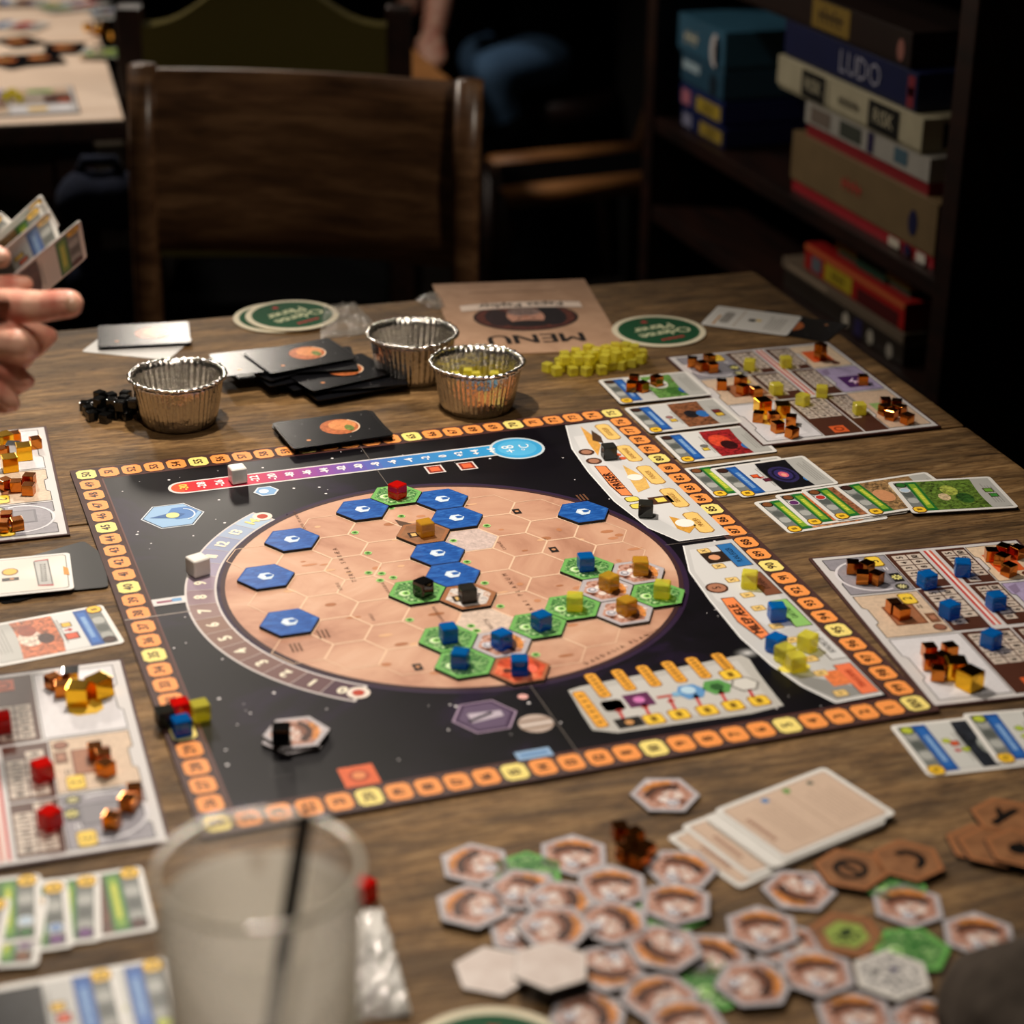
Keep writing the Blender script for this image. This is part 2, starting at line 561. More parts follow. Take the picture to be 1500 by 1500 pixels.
class Print:
    """flat printed matter: coloured polygons in thin layers, one mesh"""

    def __init__(s):
        s.v, s.f, s.c = [], [], []
        s.fn = None

    def poly(s, pts, col, lay=0, art=0.0):
        n = len(s.v)
        z = lay * LAY
        if s.fn:
            pts = [s.fn(*p) for p in pts]
        s.v += [(x, y, z) for x, y in pts]
        s.f.append(tuple(range(n, n + len(pts))))
        s.c.append((*lin(col), art))

    def rect(s, x0, y0, x1, y1, col, lay=0, art=0.0, ch=0.0):
        if ch:
            s.poly([(x0 + ch, y0), (x1 - ch, y0), (x1, y0 + ch), (x1, y1 - ch), (x1 - ch, y1), (x0 + ch, y1), (x0, y1 - ch), (x0, y0 + ch)], col, lay, art)
        else:
            s.poly([(x0, y0), (x1, y0), (x1, y1), (x0, y1)], col, lay, art)

    def circ(s, x, y, r, col, lay=0, art=0.0, ry=None, n=20):
        ry = ry or r
        s.poly([(x + r * math.cos(2 * PI * i / n), y + ry * math.sin(2 * PI * i / n)) for i in range(n)], col, lay, art)

    def hexa(s, x, y, r, col, lay=0, art=0.0, a0=0.0):
        s.poly([(x + r * math.cos(a0 + PI / 3 * i), y + r * math.sin(a0 + PI / 3 * i)) for i in range(6)], col, lay, art)

    def line(s, p, q, wd, col, lay=0):
        dx, dy = q[0] - p[0], q[1] - p[1]
        L = math.hypot(dx, dy) or 1
        nx, ny = -dy / L * wd / 2, dx / L * wd / 2
        s.poly([(p[0] - nx, p[1] - ny), (q[0] - nx, q[1] - ny), (q[0] + nx, q[1] + ny), (p[0] + nx, p[1] + ny)], col, lay)

    def path(s, pts, wd, col, lay=0):
        for a, b_ in zip(pts, pts[1:]):
            s.line(a, b_, wd, col, lay)

    def arc(s, cx, cy, r0, r1, a0, a1, col, lay=0, n=12, art=0.0):
        for i in range(n):
            p, q = a0 + (a1 - a0) * i / n, a0 + (a1 - a0) * (i + 1) / n
            s.poly([(cx + r0 * math.cos(p), cy + r0 * math.sin(p)), (cx + r1 * math.cos(p), cy + r1 * math.sin(p)),
                    (cx + r1 * math.cos(q), cy + r1 * math.sin(q)), (cx + r0 * math.cos(q), cy + r0 * math.sin(q))], col, lay, art)

    def text(s, t, x, y, size, col, lay=3, ang=0.0, sp=0.10, stretch=1.0, bold=0.0):
        if bold:
            for q, (du, dv) in enumerate(((-1, 0), (1, 0), (0, 0.8), (0, -0.8))):
                s.text(t, x + (du * math.cos(ang) - dv * math.sin(ang)) * bold * size, y + (du * math.sin(ang) + dv * math.cos(ang)) * bold * size, size, col, lay - 0.08 * (q + 1), ang, sp, stretch)
        wid = 0
        for ch in t:
            wid += (GLY[ch][2] if ch in GLY else 0.3) + sp
        wid -= sp
        ox = -wid / 2
        ca, sa = math.cos(ang), math.sin(ang)
        for ch in t:
            if ch in GLY:
                vs, fs, gw = GLY[ch]
                for f in fs:
                    pts = []
                    for i in f:
                        gx, gy = (vs[i][0] + ox) * size * stretch, vs[i][1] * size
                        pts.append((x + gx * ca - gy * sa, y + gx * sa + gy * ca))
                    s.poly(pts, col, lay)
                ox += gw + sp
            else:
                ox += 0.3 + sp

    def lines(s, x0, y0, x1, n, gap, col, lay=2, th=0.0006, seed=0):
        """rows of body copy too small to read"""
        rg = random.Random(seed)
        for i in range(n):
            e = x1 - rg.random() * 0.25 * (x1 - x0)
            s.rect(x0, y0 - i * gap, e, y0 - i * gap + th, col, lay)

    def mesh(s, name, mat='print'):
        me = bpy.data.meshes.new(name)
        me.from_pydata(s.v, [], s.f)
        at = me.color_attributes.new('Col', 'FLOAT_COLOR', 'CORNER')
        buf = []
        for f, c in zip(s.f, s.c):
            buf += list(c) * len(f)
        at.data.foreach_set('color', buf)
        me.materials.append(MATS[mat])
        me.update()
        # keep every printed face looking up
        bm = bmesh.new()
        bm.from_mesh(me)
        fl = [f for f in bm.faces if f.normal.z < 0]
        bmesh.ops.reverse_faces(bm, faces=fl)
        bm.to_mesh(me)
        bm.free()
        return me

    def build(s, name, parent=None, loc=None, rz=None, mat='print'):
        return link(name, s.mesh(name, mat), parent, loc, rz)


def rrect(wd, ht, r, n=4):
    pts = []
    for cx, cy, a0 in ((wd / 2 - r, ht / 2 - r, 0), (-wd / 2 + r, ht / 2 - r, 90), (-wd / 2 + r, -ht / 2 + r, 180), (wd / 2 - r, -ht / 2 + r, 270)):
        for i in range(n + 1):
            a = R(a0 + 90 * i / n)
            pts.append((cx + r * math.cos(a), cy + r * math.sin(a)))
    return pts


def hexpts(r, a0=0.0):
    return [(r * math.cos(a0 + PI / 3 * i), r * math.sin(a0 + PI / 3 * i)) for i in range(6)]


def blob(name, balls, vox, mat, parent=None, smooth=6, loc=None):
    """balls: (centre, radius) chains fused into one continuous skin"""
    bm = bmesh.new()
    for c, r in balls:
        bmesh.ops.create_icosphere(bm, subdivisions=2, radius=r, matrix=Matrix.Translation(c))
    me = bpy.data.meshes.new(name)
    bm.to_mesh(me)
    bm.free()
    o = bpy.data.objects.new(name, me)
    COL.objects.link(o)
    rm = o.modifiers.new('r', 'REMESH')
    rm.mode = 'VOXEL'
    rm.voxel_size = vox
    sm = o.modifiers.new('s', 'SMOOTH')
    sm.iterations = smooth
    sm.factor = 0.5
    dg = bpy.context.evaluated_depsgraph_get()
    me2 = bpy.data.meshes.new_from_object(o.evaluated_get(dg))
    o.modifiers.clear()
    o.data = me2
    me2.name = name
    me2.materials.clear()
    me2.materials.append(MATS[mat])
    me2.polygons.foreach_set('use_smooth', [True] * len(me2.polygons))
    if parent:
        o.parent = parent
    return o


def chain(pts, step=0.35):
    """pts: [(Vector, r)...] -> dense balls"""
    out = []
    for (a, ra), (b_, rb) in zip(pts, pts[1:]):
        a, b_ = Vector(a), Vector(b_)
        n = max(2, int((b_ - a).length / (min(ra, rb) * step)) + 1)
        for i in range(n + 1):
            t = i / n
            out.append((a.lerp(b_, t), ra + (rb - ra) * t))
    return out


# ================================================================ the setting
def struct(o):
    o['kind'] = 'structure'
    return o


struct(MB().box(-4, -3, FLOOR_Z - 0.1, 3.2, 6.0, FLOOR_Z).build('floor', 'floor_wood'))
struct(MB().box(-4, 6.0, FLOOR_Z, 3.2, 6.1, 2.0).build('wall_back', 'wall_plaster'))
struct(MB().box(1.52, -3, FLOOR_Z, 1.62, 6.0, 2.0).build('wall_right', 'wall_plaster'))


# ================================================================ tables
def table(name, label, org, rz, x0, x1, y0, y1, z, th, mat, legmat, chamf=0.006):
    t = empty(name, (org[0], org[1], FLOOR_Z), rz, label, 'table')
    H = z - FLOOR_Z
    MB().box(x0, y0, H - th, x1, y1, H, chamf).build('tabletop', mat, t)
    a = 0.05
    for (p, q, r_, s) in ((x0 + a, y0 + a, x1 - a, y0 + a + 0.022), (x0 + a, y1 - a - 0.022, x1 - a, y1 - a), (x0 + a, y0 + a, x0 + a + 0.022, y1 - a), (x1 - a - 0.022, y0 + a, x1 - a, y1 - a)):
        MB().box(p, q, H - th - 0.09, r_, s, H - th + 0.001).build('apron', legmat, t)
    for lx in (x0 + 0.07, x1 - 0.07):
        for ly in (y0 + 0.07, y1 - 0.07):
            MB().box(lx - 0.028, ly - 0.028, 0, lx + 0.028, ly + 0.028, H - th + 0.001, 0.004).build('leg', legmat, t)
    return t


TR = R(-1.75)
table('wooden_table', 'worn brown wooden table under the menu, foil cups and coasters', (0.738, 0.428), TR, -1.45, 0.012, 0.0008, 0.466, TABLE_Z, 0.034, 'table_wood', 'dark_wood')
table('wooden_table', 'worn brown wooden table under the drinking glass and loose hexagon tiles', (0.738, 0.428), TR, -1.45, 0.012, -0.80, -0.0008, TABLE_Z, 0.034, 'table_wood', 'dark_wood')
RT = table('rear_table', 'pale wooden table behind the dark chair with another game laid out', (0.225, 1.768), R(-5), -1.1, 0.0, 0.0, 1.05, -0.0025, 0.028, 'dark_wood', 'dark_wood')
MB().box(-1.098, 0.002, -0.0026 - FLOOR_Z, -0.002, 1.048, -0.0005 - FLOOR_Z).build('table_surface', 'pale_wood', RT)
p, q = pw(594, 60, -0.06), pw(668, 122, -0.06)
ang = math.atan2((p - q).y, (p - q).x) - PI / 2
table('side_table', 'orange-brown table corner showing beside the olive chair', (q.x, q.y), ang, -0.17, 0.0, 0.02, 0.45, -0.06, 0.03, 'orange_wood', 'dark_wood')


# ================================================================ chairs
def wood_chair():
    L, Rr = Vector((0.218, 1.554)), Vector((0.590, 1.353))
    mid = (L + Rr) / 2
    d = Rr - L
    rz = math.atan2(d.y, d.x)
    hw = d.length / 2
    t = empty('wooden_chair', (mid.x, mid.y, FLOOR_Z), rz, 'dark brown wooden chair with a wide curved plank backrest', 'chair')
    # back posts: bent, leaning back (+y) above the seat
    for sx in (-1, 1):
        x = sx * (hw - 0.002)
        pts = [(0, 0.05), (0.25, 0.02), (0.44, 0.0), (0.62, 0.004), (0.76, 0.015), (0.868, 0.034)]
        vs, fs = [], []
        for z, y in pts:
            hx, hy = 0.0165, 0.015
            y = y - 0.034
            for k in range(8):
                a = 2 * PI * (k + 0.5) / 8
                vs.append((x + hx * 1.06 * max(-0.94, min(0.94, 1.3 * math.cos(a))), y + hy * 1.06 * max(-0.94, min(0.94, 1.3 * math.sin(a))), z))
        n = len(pts)
        for i in range(n - 1):
            for k in range(8):
                fs.append((i * 8 + k, i * 8 + (k + 1) % 8, (i + 1) * 8 + (k + 1) % 8, (i + 1) * 8 + k))
        fs += [tuple(range(7, -1, -1)), tuple((n - 1) * 8 + k for k in range(8))]
        MB().add(vs, fs, True).build('back_post', 'chair_wood', t)
    # curved plank
    vs, fs = [], []
    nx, nz = 16, 5
    for side in (0, 1):
        for i in range(nx + 1):
            u = -1 + 2 * i / nx
            for j in range(nz + 1):
                w_ = j / nz
                z = 0.635 + w_ * (0.862 - 0.635)
                y = -0.030 + 0.030 * w_ + 0.022 * (1 - u * u) + (0.014 if side else 0)
                vs.append((u * (hw - 0.012), y, z))
    k = nz + 1
    off = (nx + 1) * k
    for i in range(nx):
        for j in range(nz):
            a = i * k + j
            fs.append((a, a + k, a + k + 1, a + 1))
            fs.append((off + a, off + a + 1, off + a + k + 1, off + a + k))
        fs.append((i * k, off + i * k, off + (i + 1) * k, (i + 1) * k))
        a = i * k + nz
        fs.append((a, a + k, off + a + k, off + a))
    MB().add(vs, fs, True).build('backrest', 'chair_wood', t)
    MB().box(-hw, -0.42, 0.425, hw, 0.0, 0.45, 0.008).build('seat', 'chair_wood', t)
    for sx in (-1, 1):
        MB().box(sx * (hw - 0.03) - 0.018, -0.40, 0, sx * (hw - 0.03) + 0.018, -0.364, 0.43, 0.004).build('leg', 'chair_wood', t)
    MB().box(-hw + 0.03, -0.03, 0.18, hw - 0.03, -0.01, 0.21).build('stretcher', 'chair_wood', t)
    return t


wood_chair()


def olive_chair():
    c = pd(388, 40, 2.86)
    yaw = math.atan2(RX.y, RX.x) + R(3)
    t = empty('upholstered_chair', (c.x, c.y, FLOOR_Z), yaw, 'dark framed chair with an olive upholstered arched back', 'chair')
    zt = c.z - FLOOR_Z
    pts = []
    for i in range(21):
        u = -1 + 2 * i / 20
        pts.append((u * 0.172, zt + 0.005 + 0.075 * (0.5 + 0.5 * math.cos(PI * u)) ** 1.2))
    vs = [(x, -0.02, z) for x, z in pts] + [(0.172, -0.02, zt - 0.33), (-0.172, -0.02, zt - 0.33)]
    n = len(vs)
    vs += [(x, 0.02, z) for x, _, z in vs]
    fs = [tuple(range(n)), tuple(range(2 * n - 1, n - 1, -1))] + [(i, (i + 1) % n, n + (i + 1) % n, n + i) for i in range(n)]
    MB().add(vs, fs).build('back_cushion', 'olive_fabric', t)
    for sx in (-1, 1):
        MB().box(sx * 0.19 - 0.018, -0.022, 0, sx * 0.19 + 0.018, 0.022, zt + 0.03, 0.005).build('back_post', 'dark_wood', t)
    MB().box(-0.17, 0.0, 0.38, 0.17, 0.24, 0.44, 0.012).build('seat', 'black_fabric', t)
    for sx in (-1, 1):
        MB().box(sx * 0.15 - 0.018, 0.19, 0, sx * 0.15 + 0.018, 0.23, 0.39).build('leg', 'dark_wood', t)


olive_chair()


def low_chair():
    """side view: two seat rails with a dark pad between, posts leaning back to the right"""
    z = -0.36
    A, B = pw(736, 290, z), pw(958, 266, z)
    C_, D = pw(718, 243, z), pw(932, 222, z)
    t = empty('lounge_chair', (A.x, A.y, FLOOR_Z), 0, 'low wooden armless chair with pale seat rails beyond the table', 'chair')
    o = Vector((A.x, A.y, FLOOR_Z))

    def bar(p, q, r_):
        return MB().tube([Vector(p) - o, Vector(q) - o], r_, 8)
    bar(A, B, 0.021).build('seat_rail', 'orange_wood', t)  # seat rails in a paler wood than posts and legs
    bar(C_, D, 0.021).build('seat_rail', 'orange_wood', t)
    bar(A, C_, 0.012).build('front_rail', 'dark_wood', t)
    pad = [Vector((v.x, v.y, v.z - 0.012)) - o for v in (A, B, D, C_)]
    vs = pad + [v + Vector((0, 0, 0.02)) for v in pad]
    MB().add(vs, [(3, 2, 1, 0), (4, 5, 6, 7), (0, 1, 5, 4), (1, 2, 6, 5), (2, 3, 7, 6), (3, 0, 4, 7)]).build('seat_pad', 'black_fabric', t)
    bk = Vector((0.16, 0.03, 0.42))
    bar(B, B + bk, 0.014).build('back_post', 'chair_wood', t)
    bar(D, D + bk, 0.014).build('back_post', 'chair_wood', t)
    bar(B + bk * 0.85, D + bk * 0.85, 0.014).build('back_rail', 'chair_wood', t)
    for v in (A, B, C_, D):
        bar(v, (v.x, v.y, FLOOR_Z), 0.015).build('leg', 'dark_wood', t)


low_chair()

# stool, bag under the rear table
c = pw(158, 232, -0.33)
t = empty('stool', (c.x, c.y, FLOOR_Z), 0, 'beige upholstered stool under the pale rear table', 'stool')
MB().lathe([(0.0, 0.36), (0.15, 0.36), (0.165, 0.375), (0.17, 0.40), (0.16, 0.418), (0.0, 0.42)], 32).build('cushion', 'beige_fabric', t)
for k in range(4):
    a = PI / 4 + k * PI / 2
    MB().tube([(0.11 * math.cos(a), 0.11 * math.sin(a), 0.365), (0.15 * math.cos(a), 0.15 * math.sin(a), 0)], 0.014, 8).build('leg', 'dark_wood', t)
c = pd(152, 335, 2.75)
t = empty('backpack', (c.x, c.y, FLOOR_Z), R(-15), 'navy blue backpack on the floor beside the dark wooden chair', 'bag')
H = c.z - FLOOR_Z
bl = []
for i in range(6):
    z = 0.09 + i * (H - 0.05) / 5
    for x in (-0.02, 0.02):
        bl.append((Vector((x, 0, z)), 0.060 - 0.003 * i))
bl = [(v, r_) for v, r_ in bl]
blob('bag_body', bl, 0.012, 'navy_fabric', t, 4)
MB().tube([(-0.03, 0, H + 0.07), (-0.02, 0, H + 0.095), (0.02, 0, H + 0.095), (0.03, 0, H + 0.07)], 0.008, 8).build('handle', 'navy_fabric', t)


# ================================================================ person in the dark
def seated_person():
    knee, hip = pd(712, 110, 4.25), pd(800, 86, 4.40)
    lz = knee.z
    side = Vector((0.04, 0.16, 0))
    t = empty('person', (hip.x, hip.y, FLOOR_Z), 0, 'person in blue jeans and black top sitting in the dark beyond the chair', 'person')
    o = Vector((hip.x, hip.y, FLOOR_Z))

    def rel(v):
        return Vector(v) - o
    hips = hip + side * 0.5
    chest = hips + Vector((-0.02, 0.02, 0.36))
    neck = hips + Vector((-0.05, 0.02, 0.53))
    head = hips + Vector((-0.08, 0.02, 0.68))
    shA, shB = neck + Vector((0.02, -0.17, -0.05)), neck + Vector((0.02, 0.19, -0.05))
    hand = pd(636, 44, 4.12)
    elb = pd(650, -60, 4.2)
    elbB = elb + Vector((0.05, 0.35, 0))
    foot = Vector((knee.x + 0.16, knee.y + 0.06, FLOOR_Z + 0.05))
    # body
    b_ = chain([(rel(hips), 0.11), (rel(chest), 0.115), (rel(neck), 0.05), (rel(head), 0.075)])
    b_ += [(rel(head + Vector((-0.02, 0, 0.03))), 0.088), (rel(head + Vector((-0.10, 0, 0.0))), 0.018), (rel(head + Vector((0, 0.085, 0))), 0.022), (rel(head + Vector((0, -0.085, 0))), 0.022)]
    b_ += chain([(rel(shA), 0.05), (rel(elb), 0.038), (rel(hand), 0.027)])
    b_ += chain([(rel(shB), 0.05), (rel(elbB), 0.038), (rel(hand + Vector((0.02, 0.25, 0))), 0.027)])
    dirh = (hand - elb).normalized()
    for k in range(5):
        f = hand + Vector((0, 0, 1)).cross(dirh) * (0.018 * (k - 2)) + dirh * (0.055 if k else 0.03)
        b_ += chain([(rel(hand), 0.018), (rel(f), 0.010), (rel(f + dirh * 0.025 + Vector((0, 0, -0.012))), 0.008)])
    for s in (0, 1):
        k2, h2 = knee + side * s, hip + side * s
        b_ += chain([(rel(h2), 0.055), (rel(k2), 0.042), (rel(foot + side * s), 0.03)])
    blob('body', b_, 0.012, 'skin', t, 4)
    j = []
    for s in (0, 1):
        k2, h2 = knee + side * s, hip + side * s
        j += chain([(rel(h2), 0.066), (rel(k2), 0.052), (rel(foot + side * s + Vector((0, 0, 0.02))), 0.05)])
    blob('jeans', j, 0.014, 'jeans', t, 4)
    j = chain([(rel(hips), 0.13), (rel(chest), 0.14), (rel(neck - Vector((0, 0, 0.05))), 0.08)])
    j += chain([(rel(shA), 0.062), (rel(elb), 0.05), (rel(elb.lerp(hand, 0.35)), 0.043)])
    j += chain([(rel(shB), 0.062), (rel(elbB), 0.05)])
    j += chain([(rel(shA), 0.07), (rel(shB), 0.07)])
    blob('black_top', j, 0.014, 'black_fabric', t, 4)
    blob('hair', [(rel(head + Vector((0.02, 0, 0.05))), 0.098), (rel(head + Vector((0.05, 0, 0.0))), 0.075)], 0.012, 'black_fabric', t, 3)
    for s in (0, 1):
        f = foot + side * s
        kk = knee + side * s
        blob('boot_and_shin_shade', chain([(rel(f.lerp(kk, 0.72)), 0.064), (rel(f + Vector((0.02, 0, -0.005))), 0.056), (rel(f + Vector((-0.12, 0, -0.014))), 0.036)]), 0.012, 'black_fabric', t, 3)  # footwear drawn tall and black so the shins read as shaded
    # the seat under them
    s = empty('bar_stool', (hips.x, hips.y, FLOOR_Z), 0, 'dark stool under the person in blue jeans', 'stool')
    H = lz - 0.078 - FLOOR_Z
    MB().lathe([(0, H - 0.05), (0.17, H - 0.05), (0.18, H - 0.03), (0.17, H), (0, H)], 28).build('seat', 'dark_wood', s)
    for k in range(4):
        a = PI / 4 + k * PI / 2
        MB().tube([(0.12 * math.cos(a), 0.12 * math.sin(a), H - 0.04), (0.18 * math.cos(a), 0.18 * math.sin(a), 0)], 0.016, 8).build('leg', 'dark_wood', s)


seated_person()


# ================================================================ bookcase with boxed games
XF = 1.02
sl, sr = px_plane(1010, 192, XF), px_plane(1375, 412, XF)
SHZ = (sl.z + sr.z) / 2
pn = px_plane(1392, 300, XF)
pf = px_plane(985, 200, XF)
Y0, Y1 = pn.y, pf.y + 0.05
t = empty('bookcase', (XF, (Y0 + Y1) / 2, FLOOR_Z), 0, 'dark brown open bookcase holding stacks of boxed games', 'bookcase')
o = Vector((XF, (Y0 + Y1) / 2, FLOOR_Z))
DEP = 0.34
LOWZ = px_plane(1362, 572, XF).z


def bc(name, x0, y0, z0, x1, y1, z1):
    MB().box(x0 - o.x, y0 - o.y, z0 - o.z, x1 - o.x, y1 - o.y, z1 - o.z, 0.003).build(name, 'dark_wood', t)


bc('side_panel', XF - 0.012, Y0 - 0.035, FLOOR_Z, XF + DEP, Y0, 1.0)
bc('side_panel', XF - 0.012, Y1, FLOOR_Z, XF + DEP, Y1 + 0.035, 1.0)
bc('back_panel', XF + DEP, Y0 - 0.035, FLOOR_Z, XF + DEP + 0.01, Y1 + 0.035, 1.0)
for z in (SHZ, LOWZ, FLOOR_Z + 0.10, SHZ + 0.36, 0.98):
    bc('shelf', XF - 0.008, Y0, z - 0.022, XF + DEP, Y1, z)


def game_box(label, L, Rt, zb=None, zt=None, dep=0.26, cols=('#222244', '#222244'), split=0.55, deco=(), inset=0.0, end=()):
    """L, Rt: pixels (x, y_top, y_bottom) of the visible long side at its far and near end"""
    pl, pr = px_plane(L[0], L[1], XF), px_plane(Rt[0], Rt[1], XF)
    y1, y0 = pl.y, pr.y
    if zt is None:
        zt = (px_plane(L[0], L[1], XF).z + px_plane(Rt[0], Rt[1], XF).z) / 2
    if zb is None:
        zb = (px_plane(L[0], L[2], XF).z + px_plane(Rt[0], Rt[2], XF).z) / 2
    y0 = max(y0, Y0 + 0.004)
    y1 = min(y1, Y1 - 0.004)
    x0 = XF + 0.006 + inset
    x1 = min(x0 + dep, XF + DEP - 0.004)
    bx_ = empty('game_box', (x0, (y0 + y1) / 2, zb), 0, label, 'game box', 'boxed games in the bookcase')
    ly, h = (y1 - y0) / 2, zt - zb
    for k, c_ in enumerate(cols):
        nm = 'box_' + c_.lstrip('#')
        if nm not in MATS:
            simple(nm, c_, 0.45, vary=0.15, bscale=30)
    zs = h * split
    MB().box(0.0025, -ly + 0.0025, 0, x1 - x0 - 0.0025, ly - 0.0025, zs + 0.002, 0.001).build('tray', 'box_' + cols[1].lstrip('#'), bx_)
    lid_ = MB().box(0, -ly, zs, x1 - x0, ly, h, 0.001).build('lid', 'box_' + cols[0].lstrip('#'), bx_)
    # side print: local (u along far->near, v up) on the -x face
    for d in deco:
        P = Print()
        nm = 'side_lettering'
        if d[0] == 'r':
            _, a, b0, c0, d0, col = d
            P.rect((a - 0.5) * 2 * ly, b0 * h, (c0 - 0.5) * 2 * ly, d0 * h, col, 1)
            nm = 'side_label'
        elif d[0] == 'o':
            _, a, b0, ra, rb, col = d
            P.circ((a - 0.5) * 2 * ly, b0 * h, ra * h, col, 2, 0, rb * h)
            nm = 'side_emblem'
        elif d[0] == 'b':   # lettering too blurred to read
            _, n_, a, b0, sz, col = d
            x0_ = (a - 0.5) * 2 * ly
            P.rect(x0_ - n_ * sz * h * 0.31, (b0 - sz * 0.08) * h, x0_ + n_ * sz * h * 0.31, (b0 + sz * 0.08) * h, col, 3)
            for i_ in range(n_):
                xx = x0_ + (i_ - (n_ - 1) / 2) * sz * h * 0.62
                P.rect(xx - sz * h * 0.2, (b0 - sz * 0.5) * h, xx - sz * h * 0.02, (b0 + sz * (0.5 if i_ % 2 else 0.3)) * h, col, 3.3)
        else:
            _, s_, a, b0, sz, col = d
            P.text(s_, (a - 0.5) * 2 * ly, b0 * h, sz * h, col, 3)
        oo = P.build(nm, lid_, mat='print_matte')
        # x_local -> -y, y_local -> +z, z_local -> -x
        oo.matrix_local = Matrix(((0, 0, -1, -0.0006), (-1, 0, 0, 0), (0, 1, 0, 0), (0, 0, 0, 1)))
    P = Print()
    wd = x1 - x0
    for d in end:
        if d[0] == 'r':
            _, a, b0, c0, d0, col = d
            P.rect(a * wd, b0 * h, c0 * wd, d0 * h, col, 1)
        else:
            _, s_, a, b0, sz, col = d
            P.text(s_, a * wd, b0 * h, sz * h, col, 3)
    if end:
        oo = P.build('end_print', lid_, mat='print_matte')
        oo.matrix_local = Matrix(((1, 0, 0, 0), (0, 0, -1, -ly - 0.0006), (0, 1, 0, 0), (0, 0, 0, 1)))
    return zt


# tall near stack, bottom to top
z1 = game_box('tan game box with red lettering and red base at the bottom of the near stack', (1156, 190, 275), (1368, 302, 405), SHZ, None, 0.30, ('#7a6547', '#a3202a'), 0.20,
              (('b', 5, 0.45, 0.60, 0.22, '#b03a34'), ('o', 0.86, 0.55, 0.13, 0.2, '#1a1a40'), ('o', 0.84, 0.10, 0.10, 0.09, '#1a1a40'), ('r', 0.72, 0.03, 0.79, 0.17, '#cfc5b4'), ('r', 0.9, 0.02, 0.955, 0.17, '#d8d0c4')))
z2 = game_box('white game box with a red base lying on the tan game box', (1171, 144, 182), (1352, 232, 285), z1, z1 + 0.045, 0.27, ('#a8a49c', '#8a1f26'), 0.35,
              (('r', 0.05, 0.45, 0.22, 0.9, '#6e6258'), ('r', 0.30, 0.45, 0.48, 0.9, '#3f423a'), ('r', 0.53, 0.4, 0.58, 0.95, '#2b2144'), ('r', 0.74, 0.5, 0.84, 0.9, '#46606e')), 0.004)
z3 = game_box('cream game box with black lettered panels on the white and red box', (1136, 54, 93), (1347, 166, 216), z2, z2 + 0.042, 0.27, ('#b5ad92', '#a39b80'), 0.12,
              (('r', 0.19, 0.1, 0.36, 0.92, '#14120e'), ('t', 'RISK', 0.275, 0.5, 0.55, '#b5ad92'), ('b', 7, 0.53, 0.5, 0.30, '#3d382c'), ('r', 0.66, 0.1, 0.86, 0.92, '#14120e'),
               ('t', 'RISK', 0.76, 0.5, 0.6, '#b5ad92'), ('r', 0.38, 0.1, 0.385, 0.9, '#5a5342')), 0.0, (('r', 0.1, 0.15, 0.5, 0.85, '#1a1812'), ('t', 'S', 0.3, 0.5, 0.6, '#c5bda2')))
z4 = game_box('plain navy game box with large white lettering on the cream box', (1142, 20, 52), (1336, 92, 147), z3, z3 + 0.046, 0.26, ('#141c44', '#101638'), 0.1,
              (('t', 'LUDO', 0.60, 0.5, 0.85, '#8f8fa0'), ('r', 0.94, 0.1, 0.985, 0.9, '#7a2630'), ('r', 0.945, 0.38, 0.98, 0.62, '#b0a8b0')), 0.004)
game_box('dark brown game box with yellow lettering on top of the near stack', (1060, -40, 0), (1326, 46, 90), z4, z4 + 0.043, 0.26, ('#20120d', '#1c100c'), 0.1,
         (('r', 0.50, 0.15, 0.70, 0.95, '#7d6427'), ('b', 5, 0.60, 0.55, 0.5, '#20120d'), ('o', 0.955, 0.45, 0.2, 0.3, '#8a5a50')), 0.004)
# far stack of blue boxes
zz = SHZ
for lab, (L, Rt), hh, cols, deco in (
    ('navy game box with yellow label at the very bottom of the blue stack', ((1000, 0, 0), (1066, 0, 0)), 0.030, ('#131c4a', '#0e1538'), (('r', 0.45, 0.2, 0.95, 0.8, '#9c8430'), ('b', 4, 0.7, 0.5, 0.45, '#4a3c10'), ('r', 0.05, 0.2, 0.25, 0.8, '#7f7f96'))),
    ('navy game box with yellow label under the bright blue game boxes', ((997, 0, 0), (1062, 0, 0)), 0.034, ('#18245c', '#131c48'), (('r', 0.40, 0.2, 0.95, 0.8, '#a8902f'), ('b', 4, 0.68, 0.5, 0.45, '#4a3c10'), ('r', 0.05, 0.2, 0.25, 0.8, '#b06a78'))),
    ('mid-blue game box with dark oval second in the blue stack', ((997, 0, 0), (1060, 0, 0)), 0.042, ('#294e64', '#1e3c50'), (('r', 0.05, 0.55, 0.45, 0.85, '#9fb4bd'), ('o', 0.78, 0.45, 0.3, 0.4, '#12202c'))),
    ('bright blue game box with white and black oval topping the blue stack', ((990, 0, 0), (1060, 0, 0)), 0.056, ('#336078', '#284e64'), (('b', 4, 0.3, 0.5, 0.35, '#c7c2a8'), ('o', 0.8, 0.45, 0.26, 0.42, '#c9c4c4'), ('o', 0.85, 0.45, 0.17, 0.36, '#12203a')))):
    zz = game_box(lab, L, Rt, zz, zz + hh, 0.27, cols, 0.12, deco)
